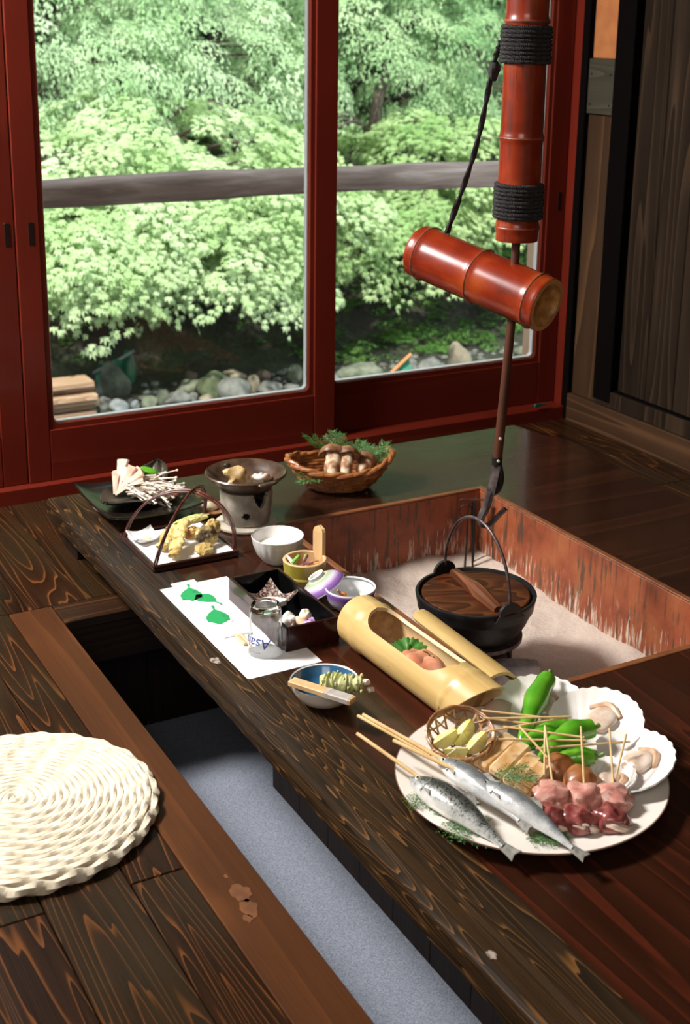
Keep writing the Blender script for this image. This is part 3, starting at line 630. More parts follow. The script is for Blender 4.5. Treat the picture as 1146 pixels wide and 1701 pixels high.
M_ROD = plain('red_brown_pole', (.055, .018, .010), (.11, .035, .018), 25, rough=.4, vec=(1, 1, .2))
M_IRON = plain('black_iron', (.010, .010, .011), (.022, .020, .020), 40, rough=.42, metal=.35, bump=.25, bsc=160)
M_IRON2 = plain('worn_iron', (.05, .038, .038), (.15, .12, .12), 60, rough=.4, metal=.5, bump=.3)
M_CHROME = plain('bright_rivet', (.85, .82, .80), rough=.25, metal=.3)
def rope_ring(g, c, r, rr, amp=.22, n=120, tw=60, ph=0.0):
    """a twisted strand closed into a ring around the z axis"""
    rg = []
    for i in range(n):
        a = 2*PI*i/n; ring = []
        for j in range(8):
            b = 2*PI*j/8; k = 1+amp*math.cos(2*b-tw*a+ph)
            ring.append((c[0]+(r+rr*k*math.cos(b))*math.cos(a), c[1]+(r+rr*k*math.cos(b))*math.sin(a), c[2]+rr*k*math.sin(b)))
        rg.append(ring)
    rg.append(rg[0]); g.rings(rg, True, (False, False)); return g
BX, BY = .6445, .609
jz = thing('pot_hook', 'red bamboo pot hanger with black rope bindings, dark pole and iron hook over the hearth', 'pot hook', (BX, BY, .22))
def node_r(z, nodes, r0): return r0+sum(.0022*math.exp(-((z-k)/.006)**2) for k in nodes)
nodes = [.822, .983, 1.185, 1.40, 1.62, 1.85, 2.1, 2.33]
prof = [(.0335, .797), (.0385, .797)]; z = .797
while z < 2.5:
    z += .004; prof.append((node_r(z, nodes, .0385)+.0006*math.sin(z*9), z))
G().lathe([(r, zz-.22) for r, zz in prof]+[(.033, prof[-1][1]-.22)], 40, caps=(False, False)).build('bamboo_post', M_RBAM, jz)
G().lathe([(0, .5805), (.034, .5805), (.034, .585)], 32).build('post_end', M_NODE, jz)
for k in nodes[:4]: G().lathe([(.0402, -.0028), (.0416, 0), (.0402, .0028)], 40, c=(0, 0, k-.22)).build('node_ridge', M_NODE, jz)
for z0, z1 in ((.838, .902), (1.113, 1.178)):
    p = thing('rope_binding', None, None, (0, 0, 0)); p.parent = jz
    n_ = 9
    for i in range(n_): rope_ring(G(), (0, 0, 0), .0425+.0008*math.sin(i*2.2), .0037, ph=i*1.3, n=200, tw=90).build('rope_turn', M_ROPE, p, loc=(0, 0, z0-.22+(i+.5)*(z1-z0)/n_), rot=(.012*math.sin(i*1.7), .012*math.cos(i*2.3), 0))
# pole hanging inside the bamboo
G().tube([(0, 0, .62), (-.002, 0, .43), (-.0105, .0055, .23), (-.0145, .008, .145)], lambda q: .0082+.0012*(q > .5), 14).build('pole', M_ROD, jz)
for zz, dx in ((.196, -.013), (.151, -.0150)): G().lathe([(0, .0018), (.0025, .0016), (.0032, 0)], 10, M=rotm(PI/2, 0, 0) @ rotm(0, 0, 0)).build('rivet', M_CHROME, jz, loc=(dx-.0035, .007-.0088, zz), rot=(0, 0, -.55))
G().tube([(-.0145, .008, .156), (-.0148, .008, .140)], .0102, 14).build('ferrule', M_IRON, jz)
G().tube(spline([(-.0150, .0082, .142), (-.0190, .0110, .105), (-.0225, .013, .082)], 4), lambda q: .0115-.001*q, 8, flat=(.45, 1.15)).build('hook_strap', M_IRON2, jz)
G().tube(spline([(-.0105, .004, .142), (-.0085, .003, .115), (-.0125, .006, .090), (-.0220, .012, .078)], 5), lambda q: .0042+.004*math.sin(q*PI), 8).build('hook_spring', M_IRON, jz)
hk = [(-.0225, .013, .086), (-.026, .015, .070), (-.029, .017, .052), (-.0355, .020, .036), (-.0375, .022, .024), (-.0345, .020, .0165), (-.027, .016, .0135), (-.018, .011, .020), (-.008, .005, .034), (.004, -.002, .050)]
G().tube(spline(hk, 5), lambda q: .0098-.0026*q, 8, flat=(.7, 1.1)).build('iron_hook', M_IRON2, jz)
# cross-bar of bamboo on the pole
va = Vector((.103, -.278, -.064)); va.normalize(); Pv = Vector((.6415, .611, .703)); LB = .305; c0 = Pv-va*(LB*.74)
cross = thing('bamboo_crosspiece', 'slanted red bamboo crosspiece with a golden cut end, threaded on the pole', 'bamboo bar', c0, rot=va.to_track_quat('Z', 'Y').to_euler())
cn = [.022, .152, .283]
RB = .0515
prof = [(RB-.009, 0), (RB-.002, .0), (RB, .003)]; z = .003
while z < LB-.005: z += .004; prof.append((node_r(z, cn, RB), z))
prof += [(RB-.001, LB), (RB-.009, LB)]
G().lathe(prof, 40).build('bamboo_wall', M_RBAM, cross)
for k in cn: G().lathe([(RB+.0012, -.003), (RB+.0034, 0), (RB+.0012, .003)], 40, c=(0, 0, k)).build('node_ridge', M_NODE, cross)
G().lathe([(RB-.0095, LB+.0005), (RB-.010, LB-.005), (RB-.016, LB-.012), (RB-.030, LB-.017), (.006, LB-.018), (0, LB-.018)], 36).build('golden_end', M_GOLD, cross)
G().lathe([(RB-.001, LB+.0004), (RB-.0096, LB+.0008)], 36).build('cut_rim', plain('cut_rim_bamboo', (.52, .26, .09), rough=.4), cross)
G().lathe([(0, .001), (RB-.009, .001)], 36).build('far_end', M_GOLD, cross)
# rope from the binding to the crosspiece
r0 = c0+va*.055; up_ = Vector((0, 0, 1))-va*va.z; up_.normalize(); r0 = r0+up_*(RB+.004)
rp = thing('tie_rope', 'slanting black rope tying the bamboo crosspiece to the post binding', 'rope', r0)
rpts = spline([(0, 0, 0), tuple((Vector((.580, .660, .960))-r0)), tuple(Vector((.597, .640, 1.105))-r0), tuple(Vector((.606, .632, 1.150))-r0)], 16)
rg = []; prev = None
for i, p in enumerate(rpts):
    ring = []
    for j in range(8):
        b = 2*PI*j/8; k = (.0052 if i > 6 else .006)*(1+.25*math.cos(2*b-i*1.15)); ring.append((p.x+k*math.cos(b), p.y+k*math.sin(b)*.6, p.z+k*math.sin(b)*.35))
    rg.append(ring)
G().rings(rg).build('strand', M_ROPE, rp); G().blob((0, 0, 0), (.010, .010, .018), 12, 8, .4, 90, 3).build('knot', M_ROPE, rp, loc=tuple(Vector((.599, .638, 1.100))-r0))
fz = G()
for k in range(60):
    i = RND.randrange(4, len(rpts)-1); p = rpts[i]; a = RND.uniform(0, 6.28); fz.tube([p, p+Vector((.009*math.cos(a), .004*math.sin(a), RND.uniform(-.010, .004)))], .0003, 3)
o = fz.build('frayed_fibre', M_ROPE, rp); o['kind'] = 'stuff'
G().tube([(.004*math.cos(a), 0, -.004+.004*math.sin(a)) for a in np.linspace(0, 2*PI, 13)[:-1]], .0010, 6, close=True).build('eye_ring', M_IRON, rp)
# ---- iron pot with wooden lid
PC = (.610, .640); PZ = .090; PB = -.018
pot = thing('iron_pot', 'black cast iron pot with a bail handle on the hearth trivet', 'pot', (PC[0], PC[1], PB))
H_ = PZ-PB; RP = .1215
prof = [(0, 0), (.060, .001), (.072, .006), (.088, .024), (.104, .052), (.113, .074), (.1165, .078), (.1165, .081), (.1195, .096), (RP, H_-.002), (RP-.001, H_), (RP-.006, H_), (RP-.008, H_-.006), (.108, .070), (.098, .050), (.080, .024), (.06, .008), (0, .006)]
G().lathe(prof, 56).build('body', M_IRON, pot)
for sg in (-1, 1):
    pts = [(.025*math.cos(a), .022*math.sin(a)) for a in np.linspace(0, PI, 14)]+[(-.034, -.012), (.034, -.012)]
    G().prism([(x, y) for x, y in pts], -.0035, .0035, M=rotm(PI/2, 0, 0)).build('ear', M_IRON, pot, loc=(0, sg*(RP-.005), H_), smooth=False)
apex = (-.006, -.006, .246-PB)
G().tube(arc_pts((0, RP-.006, H_+.011), (0, -(RP-.006), H_+.011), apex, 30), .0031, 10).build('bail_handle', M_IRON2, pot)
for sg in (-1, 1): G().tube([(-.007, sg*(RP-.006), H_+.011), (.007, sg*(RP-.006), H_+.011)], .0045, 8).build('pivot', M_IRON, pot)
M_LID = wood('burnt_lid_wood', (.006, .0016, .0008), (.060, .014, .0045), (.16, .050, .014), 'X', rough=.35, freq=4.5, sc=3.6, stretch=.25, coat=.05, lines=.55, lw=(.6, .92))
lid = thing('drop_lid', 'round burnt wood drop lid lying inside the iron pot', 'lid', (PC[0], PC[1], PZ-.0075), rz=-.42)
G().lathe([(0, -.004), (.104, -.004), (.1085, -.0025), (.1085, .004), (.106, .0055), (0, .0055)], 56).build('disc', M_LID, lid, ang=30)
gb = G(); rr = []
for i in range(9):
    x = -.098+.196*i/8; k = 1-.45*abs(i-4)/4; w_ = .0150*(1-.25*abs(i-4)/4)
    rr.append([(x, -w_, .0055), (x, -w_*.9, .0055+.014*k), (x, -w_*.45, .0055+.020*k), (x, w_*.45, .0055+.020*k), (x, w_*.9, .0055+.014*k), (x, w_, .0055)])
gb.rings(rr).build('lid_grip', wood('lid_grip_wood', (.035, .011, .005), (.15, .050, .020), (.25, .10, .05), 'X', rough=.4, freq=5, sc=3, stretch=.1), lid, rot=(0, 0, PI/2+.30), smooth=False)
# ---- trivet
tv = thing('iron_trivet', 'black iron ring trivet standing in the ash under the pot', 'trivet', (PC[0], PC[1], -.1))
G().lathe([(.085, .094), (.097, .094), (.097, .102), (.085, .102), (.085, .094)], 40).build('ring', M_IRON2, tv, ang=30)
for k in range(3):
    a = R(243+120*k); x, y = .093*math.cos(a), .093*math.sin(a)
    G().box((0, 0, .048), (.014, .008, .105), .002).build('leg', M_IRON2, tv, loc=(x, y, -.0045), rot=(0, 0, a+PI/2), smooth=False)
    G().tube(spline([(x*1.0, y*1.0, .100), (x*.97, y*.97, .106), (x*.93, y*.93, .100)], 4), lambda q: .005*(1-.5*q), 6).build('claw', M_IRON2, tv)
# ---- charcoal
M_COAL = plain('ash_grey_charcoal', (.24, .23, .24), (.58, .56, .57), 22, rough=.9, bump=.9, bdist=.004)
M_COAL2 = plain('black_charcoal', (.008, .007, .008), (.05, .045, .045), 24, rough=.8, bump=.9, bdist=.004)
for x, y, dx, dy, dz, rz, m, lab in ((.652, .560, .056, .030, .026, -.45, M_COAL, 'largest grey charcoal block in front of the trivet leg'), (.640, .630, .040, .028, .022, .3, M_COAL2, 'black charcoal lump under the middle of the pot'), (.575, .640, .034, .022, .018, 1.2, M_COAL, 'small grey charcoal lump at the left under the pot'), (.66, .69, .03, .03, .02, .8, M_COAL2, 'black charcoal lump at the back under the pot')):
    g = G().box((0, 0, 0), (dx*2, dy*2, dz*2), .007); g2 = G()
    def fq(q, p): return Vector((math.copysign(abs(p.x)**.45, p.x)*dx, math.copysign(abs(p.y)**.5, p.y)*dy, math.copysign(abs(p.z)**.5, p.z)*dz))*(1+.16*mnoise.noise(p*2.3+Vector((x*50, 0, 0))))
    g2.blob((0, 0, 0), (dx, dy, dz), 20, 12, fn=fq); o = g2.build('charcoal', m, loc=(x, y, ash_z(x, y)+dz*.75), rot=(0, 0, rz), ang=35); tag(o, lab, 'charcoal', 'charcoal in the hearth')
# ---- fire tongs and ash rake stuck in the far corner
tg = thing('fire_tongs', 'pair of thin iron fire tongs standing in the ash at the far corner', 'tongs', (.880, 1.062, -.085))
for sg, dx in ((-1, -.008), (1, .010)): G().tube([(dx, -.004*sg, 0), (dx*.95, .0, .08), (dx*.7, .004, .176)], .0026, 8).build('rod', M_IRON, tg)
rk = thing('ash_rake', 'small iron ash rake with a comb edge leaning in the hearth corner', 'rake', (.902, 1.075, -.08))
G().tube([(0, 0, 0), (.004, .006, .09), (.006, .010, .172)], .0026, 8).build('rod', M_IRON, rk)
gr = G().box((0, 0, 0), (.060, .003, .016), .001)
for k in range(7): gr.box((-.027+.009*k, 0, -.011), (.005, .0028, .008), .0006)
gr.build('comb', M_IRON2, rk, loc=(-.012, -.006, .176), rot=(1.1, .05, -.35), smooth=False)
G().tube([(.015*math.cos(a), 0, .016*math.sin(a)) for a in np.linspace(0, 2*PI, 21)[:-1]], .0016, 6, close=True).build('ring', M_IRON, rk, loc=(-.032, -.006, .15), rot=(0, 0, -.5))
# ---- round straw cushion
M_STRAW = plain('cream_straw', (.60, .52, .39), (.74, .67, .53), 60, rough=.75, bump=.35, bsc=240, vec=(1, 1, 1))
cu = thing('straw_cushion', 'round cream cushion of coiled braided straw on the plank floor', 'cushion', (-.365, .442, 0))
NR = 20
for i in range(NR):
    r_ = .005+i*.0101; rr_ = .0062 if i < NR-3 else .0076
    z_ = .0245-.008*(i/NR)**3
    n_ = max(16, int(2*PI*r_/.0045)); tw = max(2, round(2*PI*r_/.050))
    G_ = G(); rope_ring(G_, (0, 0, 0), r_, rr_, amp=.15, n=n_, tw=tw, ph=i*1.1); G_.build('straw_coil', M_STRAW, cu, loc=(0, 0, z_))
for i, (r_, z_) in enumerate(((.206, .0105), (.196, .0088))):
    G_ = G(); rope_ring(G_, (0, 0, 0), r_, .0094, amp=.24, n=300, tw=24, ph=i); G_.build('edge_braid', M_STRAW, cu, loc=(0, 0, z_))
G().lathe([(0, .002), (.19, .002), (.196, .006), (.19, .014), (0, .020)], 48).build('core', M_STRAW, cu)
# ================================================================== DISHES ON THE TABLE
M_WHITE = plain('white_porcelain', (.84, .83, .81), rough=.22, coat=.3)
M_WHITEF = plain('fluted_white_glaze', (.56, .55, .52), (.74, .73, .70), 18, rough=.3, coat=.2)
M_PAPER = plain('white_paper', (.80, .80, .81), rough=.85)
M_LACQ = plain('black_lacquer', (.003, .003, .003), rough=.2, spec=.3)
M_LACQR = plain('dark_red_lacquer', (.022, .0035, .0035), (.034, .006, .006), 30, rough=.2, coat=.15, spec=.35)
M_TRAYL = plain('dark_brown_lacquer', (.022, .007, .005), (.035, .011, .008), 60, rough=.22, coat=.4)
M_VINE = plain('red_brown_vine', (.045, .008, .006), (.13, .025, .016), 60, rough=.3, coat=.3)
def leaf_frond(n=6, L=.06, seed=0, wid=.55, lf=(.0058, .0015)):
    """small flat cypress frond as real leaflets"""
    r_ = random.Random(seed); g = G()
    def lfl(p, a, s):
        d = Vector((math.cos(a), math.sin(a), r_.uniform(-.1, .25))); e = Vector((-math.sin(a), math.cos(a), r_.uniform(-.3, .3)))
        q = p+d*lf[0]*s*.5; t_ = p+d*lf[0]*s; h = Vector((0, 0, .0006))
        g.add([p, q+e*lf[1]*s, t_, q-e*lf[1]*s, q+h], [(0, 1, 4), (1, 2, 4), (2, 3, 4), (3, 0, 4), (0, 3, 2, 1)])
    g.tube([(0, 0, 0), (L*.5, 0, .003), (L, 0, 0)], .0007, 4)
    for i in range(n):
        t0 = (i+.4)/n
        for sd in (-1, 1):
            a = sd*R(48-12*t0)+r_.uniform(-.12, .12); tl = L*wid*(1-.7*t0)*r_.uniform(.8, 1.1); m = 5
            for j in range(m):
                s = (j+.4)/m; p = Vector((L*t0, 0, .002))+Vector((math.cos(a), math.sin(a), .06-.1*s))*tl*s
                lfl(p, a+.7, 1.05-.4*s); lfl(p, a-.7, 1.05-.4*s)
            lfl(Vector((L*t0, 0, .002))+Vector((math.cos(a), math.sin(a), 0))*tl, a, .9)
    for k in (-.5, 0, .5): lfl(Vector((L*.97, 0, 0)), k, 1)
    return g
M_SPRIG = plain('cypress_green', (.022, .085, .015), (.06, .18, .03), 60, rough=.5)
FR = [leaf_frond(5, .060, s_, .62, (.0085, .0012)).mesh('frond') for s_ in range(4)]
def sprig(label, loc, rz, tilt=0.0, sc=1.0, k=0, grp='cypress sprigs', roll=0.0):
    s_ = thing('cypress_sprig', label, 'sprig', loc, group=grp, rot=(roll, tilt, rz))
    for i, (a, q) in enumerate(((0, 1.0), (.55, .8), (-.5, .78))): link('frond', FR[(k+i) % 4], M_SPRIG, s_, (0, 0, .0012*i), (0, -.06*i, a), (sc*q,)*3)
    return s_
# ---- white dish under the dark woven-look plate, leaf, mushrooms
dsh = thing('white_dish', 'round white dish under the dark square plate at the far left table corner', 'dish', (.150, 1.355, TZ))
G().lathe([(0, .002), (.045, .002), (.047, 0), (.050, .002), (.075, .012), (.088, .0195), (.0885, .021), (.074, .0145), (.050, .0055), (0, .0045)], 40).build('bowl', M_WHITE, dsh)
t = NT('black_basketwork_glaze'); v = t.mapv(t.co(), (1, 1, 1), rot=(0, 0, .0)); wv = t.node('ShaderNodeTexBrick'); t.lk(v, wv.inputs['Vector']); wv.inputs['Scale'].default_value = 95; wv.inputs['Mortar Size'].default_value = .10; wv.inputs['Color1'].default_value = (1, 1, 1, 1); wv.inputs['Color2'].default_value = (.7, .7, .7, 1); wv.inputs['Mortar'].default_value = (0, 0, 0, 1)
t.col(t.mix(wv.outputs['Color'], (.008, .005, .004), t.ramp(t.noise(t.co(), 18, 2), [(.4, (.022, .014, .011)), (.65, (.075, .030, .018))]))); t.set(rough=.26, coat=.3); t.bump(wv.outputs['Color'], .9, .003); M_MESHP = t.m
sq = thing('square_plate', 'dark square plate with basketwork relief holding mushrooms at the far left corner', 'plate', (.164, 1.352, TZ+.021))
def sqf(u, v):
    x, y = (u-.5)*.213, (v-.5)*.252; e = max(abs(u-.5), abs(v-.5))*2; cr = (abs(u-.5)*abs(v-.5)*4)
    return (x, y, .003+.010*e**4+.010*cr**3)
G().grid(sqf, 28, 28, .004).build('plate_body', M_MESHP, sq)
M_HOBA = plain('dark_leaf', (.014, .011, .007), (.040, .030, .018), 40, rough=.5, bump=.5, bdist=.002, vec=(1, .3, 1))
lf = thing('dried_leaf', 'large dark dried leaf cupped under the mushrooms', 'leaf', (.166, 1.350, TZ+.026), rz=.45)
def hob(L, W, ph, HZ=.016, HX=.020):
    def f(u, v):
        x = (u-.5)*L; w_ = W*math.sin(PI*min(1, max(.02, u)))**.6; y = (v-.5)*w_
        return (x, y, .004+HZ*(2*y/W)**2+HX*(2*x/L)**2+.006*math.sin(u*9+ph)*abs(v-.5)*2+.004*math.sin(v*14+ph))
    return f
G().grid(hob(.215, .135, 0), 24, 14, .0009).build('blade', M_HOBA, lf)
lf2 = thing('dried_leaf', 'smaller dark dried leaf standing up behind the mushrooms', 'leaf', (.222, 1.402, TZ+.052), rot=(0, -.70, .95))
G().grid(hob(.095, .070, 2, .012, .006), 18, 12, .0009).build('blade', M_HOBA, lf2)
M_ENO = plain('pale_mushroom', (.66, .55, .44), (.82, .74, .64), 80, rough=.5, sss=.1); M_PINKM = plain('pinkish_mushroom', (.48, .29, .20), (.68, .50, .38), 60, rough=.5, sss=.1)
en = thing('enoki_bunch', 'bunch of thin pale enoki mushrooms on the dark leaf', 'mushrooms', (.168, 1.348, TZ+.036)); en.scale = (1.75, 1.75, 1.5)
rn = random.Random(5); ga = G(); gb2 = G()
for k in range(120):
    a = rn.uniform(-.5, .5)+(-.85 if k < 85 else .2); x0, y0 = rn.uniform(-.020, .020), rn.uniform(-.018, .022); L_ = rn.uniform(.025, .046); z0 = rn.uniform(.0, .024)
    d = Vector((math.cos(a), math.sin(a), rn.uniform(-.35, .25))); p = Vector((x0, y0, z0)); q = p+d*L_; m_ = (p+q)/2+Vector((0, 0, rn.uniform(0, .006)))
    ga.tube([p, m_, q], .0011, 5); gb2.blob(q, (.0023, .0023, .0018), 6, 4)
o = ga.build('stems', M_ENO, en); o['kind'] = 'stuff'; o = gb2.build('caps', M_ENO, en); o['kind'] = 'stuff'
mt = thing('maitake_clump', 'pinkish fan mushroom clump left of the enoki', 'mushroom', (.118, 1.372, TZ+.040), rot=(.1, -.35, .35)); mt.scale = (1.35, 1.35, 1.35)
for k in range(9):
    a = -.7+k*.17; L_ = .052+.008*math.sin(k*3)
    G().tube(spline([(0, 0, 0), (L_*.5*math.cos(a), L_*.5*math.sin(a), .012+.003*math.sin(k)), (L_*math.cos(a), L_*math.sin(a), .020+.008*math.sin(k*2.1))], 5), lambda q: .0035+.006*q*q, 7, flat=(.4, 1.25)).build('frill', M_PINKM, mt)
o = G().blob((0, 0, 0), (.028, .016, .010), 16, 10, .4, 50, 4).build('beef_slice', plain('browned_beef', (.20, .050, .025), (.36, .13, .07), 70, rough=.4), loc=(.222, 1.315, TZ+.046), rot=(.2, .2, -.4)); tag(o, 'browned beef slice under the mushroom stems', 'meat')
M_PEP = plain('glossy_green_pepper', (.070, .29, .014), (.15, .43, .025), 26, rough=.18, coat=.5)
o = G().blob((0, 0, 0), (.022, .009, .006), 16, 10, .15, 60, 2).build('green_slice', M_PEP, loc=(.200, 1.378, TZ+.082), rot=(.5, .3, -.5)); tag(o, 'small bright green pepper slice on top of the enoki', 'pepper')
# ---- brown saucer behind the tray handle
sa = thing('brown_saucer', 'small brown wooden saucer half hidden behind the tray handles', 'saucer', (.300, 1.268, TZ))
G().lathe([(0, .003), (.030, .003), (.032, 0), (.034, .003), (.045, .010), (.0465, .012), (.034, .007), (0, .006)], 32).build('dish', plain('brown_wood_saucer', (.20, .085, .035), (.28, .13, .06), 30, rough=.4), sa)
G().blob((0, 0, .015), (.022, .018, .011), 14, 8, .5, 60, 8).build('dried_flakes', plain('pale_flakes', (.50, .42, .24), (.64, .58, .44), 80, rough=.6), sa)
# ---- brazier with bowl and fish
M_KONRO = plain('grey_stoneware', (.20, .175, .14), (.33, .29, .235), 40, rough=.4, bump=.25, coat=.15); M_KBOWL = plain('brown_glazed_bowl', (.040, .022, .013), (.10, .060, .038), 34, rough=.3, coat=.08, spec=.3)
kz = thing('tabletop_brazier', 'grey stoneware brazier with an air hole on a round foot plate', 'brazier', (.345, 1.160, TZ), rz=-.54)
G().lathe([(0, .001), (.066, .001), (.069, .004), (.069, .008), (.064, .010), (.0, .010)], 48).build('foot_plate', plain('pale_foot_plate', (.42, .37, .29), (.5, .45, .37), 30, rough=.45), kz)
# body with a notch at the top and a vent hole: built as a sheet with the openings left out
gk = G(); NS, NZ = 96, 28
def kr(t_): return .050+.0085*t_+.002*math.sin(t_*PI)
def kopen(a, t_):
    a = (a+PI) % (2*PI)-PI
    da = (a-(-PI/2+.12))*.055; dz = (t_-.36)*.078
    if da*da+dz*dz < .0086**2: return True
    d2 = (a-(-PI/2+.72))*.055
    if abs(d2) < .019 and t_ > .58+.42*(d2/.019)**2: return True
    if abs((a-(-PI/2+.2))*.055) < .012 and t_ < .05: return True
    return False
vo = []; vi = []
for i in range(NZ+1):
    for j in range(NS):
        a = 2*PI*j/NS; t_ = i/NZ; r_ = kr(t_); vo.append((r_*math.cos(a), r_*math.sin(a), .010+.078*t_)); vi.append(((r_-.008)*math.cos(a), (r_-.008)*math.sin(a), .010+.078*t_))
fs = []; nv = len(vo); keep = {}
for i in range(NZ):
    for j in range(NS): keep[(i, j)] = not kopen(2*PI*(j+.5)/NS, (i+.5)/NZ)
for (i, j), kp in keep.items():
    if not kp: continue
    k = (j+1) % NS; q = (i*NS+j, i*NS+k, (i+1)*NS+k, (i+1)*NS+j); fs.append(q); fs.append(tuple(x+nv for x in q[::-1]))
    for (a_, b_), nb in (((q[0], q[1]), (i-1, j)), ((q[1], q[2]), (i, k)), ((q[2], q[3]), (i+1, j)), ((q[3], q[0]), (i, (j-1) % NS))):
        if not keep.get(nb, False): fs.append((b_, a_, a_+nv, b_+nv))
gk.add(vo+vi, fs); gk.build('body', M_KONRO, kz)
G().lathe([(0, .012), (.040, .012), (.040, .050), (0, .050)], 24).build('burner', plain('soot_black', (.006, .005, .005), rough=.9), kz)
kb = thing('brazier_bowl', 'wide brown glazed bowl set on the brazier', 'bowl', (.345, 1.160, TZ+.0805))
G().lathe([(0, .0), (.040, 0), (.052, .008), (.064, .020), (.074, .026), (.086, .038), (.0895, .040), (.0905, .043), (.088, .0455), (.083, .043), (.070, .030), (.055, .018), (.040, .010), (0, .009)], 56).build('bowl', M_KBOWL, kb)
G().box((0, -.0915, .041), (.045, .012, .007), .003).build('lug', M_KBOWL, kb, rot=(0, 0, .1))
M_GRF = plain('grilled_fish', (.42, .23, .06), (.74, .60, .36), 55, rough=.45); M_RICE = plain('cooked_white', (.70, .66, .60), (.85, .82, .78), 90, rough=.5)
gf = thing('grilled_fish_piece', 'golden grilled fish piece standing in the brazier bowl', 'fish', (.330, 1.155, TZ+.106), rot=(.2, .25, .2)); gf.scale = (1.3, 1.3, 1.2)
def gff(q, p): return Vector((q.x, q.y*(1.15-.5*(q.x/.034)), q.z*(1.0-.35*q.x/.034)))
G().blob((0, 0, 0), (.034, .010, .018), 26, 18, .55, 75, 3, fn=gff, M=rotm(0, .65, -.5)).build('flesh', M_GRF, gf)
G().blob((-.026, .016, .022), (.007, .005, .005), 10, 6).build('charred_tip', plain('charred', (.03, .018, .01), rough=.6), gf)
for x, y, s_, sd in ((.378, 1.150, .022, 5),):
    fm = thing('fish_flakes', 'white fish flakes lying beside the golden piece in the bowl', 'fish', (x, y, TZ+.106))
    for k in range(5): G().blob((0, 0, 0), (s_*.7, s_*.32, .007), 12, 8, .4, 70, sd+k).build('flake', M_RICE if k % 2 else plain('pinkish_flesh_%d' % k, (.60, .36, .24), (.75, .6, .5), 90, rough=.45), fm, loc=(.012*math.cos(k*1.3), .012*math.sin(k*1.3), .002*k), rot=(0, .1, k*.9))
# ---- tempura tray with two arched vine handles
ty = thing('tempura_tray', 'dark lacquer tray with crossing arched vine handles', 'tray', (.161, 1.100, TZ))
G().box((0, 0, .005), (.190, .206, .010), .003).build('base', M_TRAYL, ty, smooth=False)
for sx, sy, lx, ly in ((-1, 0, .007, .206), (1, 0, .007, .206), (0, -1, .176, .007), (0, 1, .176, .007)): G().box((sx*.0915, sy*.0995, .0125), (lx, ly, .006), .002).build('rim', M_TRAYL, ty, smooth=False)
for (p0, p1, ap) in (((-.088, .082, .012), (.090, -.086, .012), (.030, .015, .118)), ((-.088, -.095, .012), (.090, .088, .012), (.036, .004, .122))):
    h = thing('arched_handle', None, None); h.parent = ty
    for dx, dz in ((-.0028, 0), (.0028, .0022)):
        ap2 = (ap[0]+dx, ap[1]+dx, ap[2]+dz); G().tube(arc_pts((p0[0]+dx, p0[1], p0[2]), (p1[0]+dx, p1[1], p1[2]), ap2, 26), .0023, 8).build('vine', M_VINE, h)
G().blob((.050, .004, .112), (.006, .006, .007), 10, 8, .4, 200, 3).build('straw_tie', plain('straw_tie', (.40, .22, .06), rough=.7), ty)
pp = G().box((0, 0, 0), (.170, .184, .0008)).build('tray_paper', M_PAPER, loc=(.163, 1.098, TZ+.0108), smooth=False); tag(pp, 'white paper sheet lying in the tempura tray', 'paper')
M_TEMP = plain('tempura_batter', (.50, .30, .07), (.78, .62, .26), 48, rough=.55, bump=.9, bsc=170, bdist=.003)
M_TEMP2 = plain('tempura_mushroom', (.09, .055, .04), (.72, .55, .22), 32, rough=.55, bump=.9, bsc=170, bdist=.003, lo=.42, hi=.56)
M_TEMPG = plain('tempura_green', (.34, .42, .10), (.72, .62, .28), 30, rough=.55, bump=.9, bsc=170, bdist=.003)
def tempura(label, loc, d, rot, m, sd, pts=None):
    def fn(q, p): return q*1.0*(1+.30*mnoise.noise(p*3.1+Vector((sd, 0, 0)))+.10*mnoise.noise(p*8+Vector((0, sd, 0))))
    o = G().blob((0, 0, 0), d, 26, 18, fn=fn).build('tempura_piece', m, loc=loc, rot=rot); tag(o, label, 'tempura', 'tempura on the tray'); return o
tz = TZ+.011
def tempura_stick(label, A, B, r_, m, sd):
    A, B = Vector(A), Vector(B); n = 26; d = (B-A)
    P = [d*(i/(n-1))+Vector((.0016*math.sin(i*.9+sd), .0016*math.cos(i*1.3+sd), .0022*math.sin(i*.7+sd))) for i in range(n)]
    g = G().tube(P, lambda q: r_*(.55+.5*math.sin(PI*min(1, max(0, q*.92+.06)))**.5)*(1+.16*math.sin(q*31+sd)+.10*math.sin(q*67+sd*2)), 14, flat=(.62, 1.15))
    g.v = [tuple(Vector(v_)+Vector((.0016, .0016, .0016))*mnoise.noise(Vector(v_)*230+Vector((sd, 0, 0)))) for v_ in g.v]
    return tag(g.build('tempura_piece', m, loc=A), label, 'tempura', 'tempura on the tray')
tempura_stick('long pale tempura stick leaning at the front left of the pile', (.172, 1.098, tz+.046), (.116, 1.016, tz+.012), .0125, M_TEMP, 1)
tempura_stick('second tempura stick lying behind the front one', (.150, 1.110, tz+.034), (.108, 1.066, tz+.010), .0115, M_TEMP, 5)
tempura('dark-streaked mushroom tempura at the right of the pile', (.206, 1.052, tz+.026), (.026, .022, .010), (1.0, .1, .2), M_TEMP2, 9)
tempura('wide golden tempura slab at the front right', (.188, 1.022, tz+.010), (.022, .016, .007), (.5, 0, .3), M_TEMP, 13)
tempura('green vegetable tempura across the back of the pile', (.192, 1.108, tz+.044), (.040, .010, .009), (0, -.20, -.20), M_TEMPG, 17)
tempura('brown crusted tempura lump in the middle of the pile', (.184, 1.082, tz+.026), (.022, .014, .012), (.3, 0, .5), plain('tempura_brown', (.38, .14, .03), (.74, .56, .22), 40, rough=.55, bump=.9, bsc=170, bdist=.003), 21)
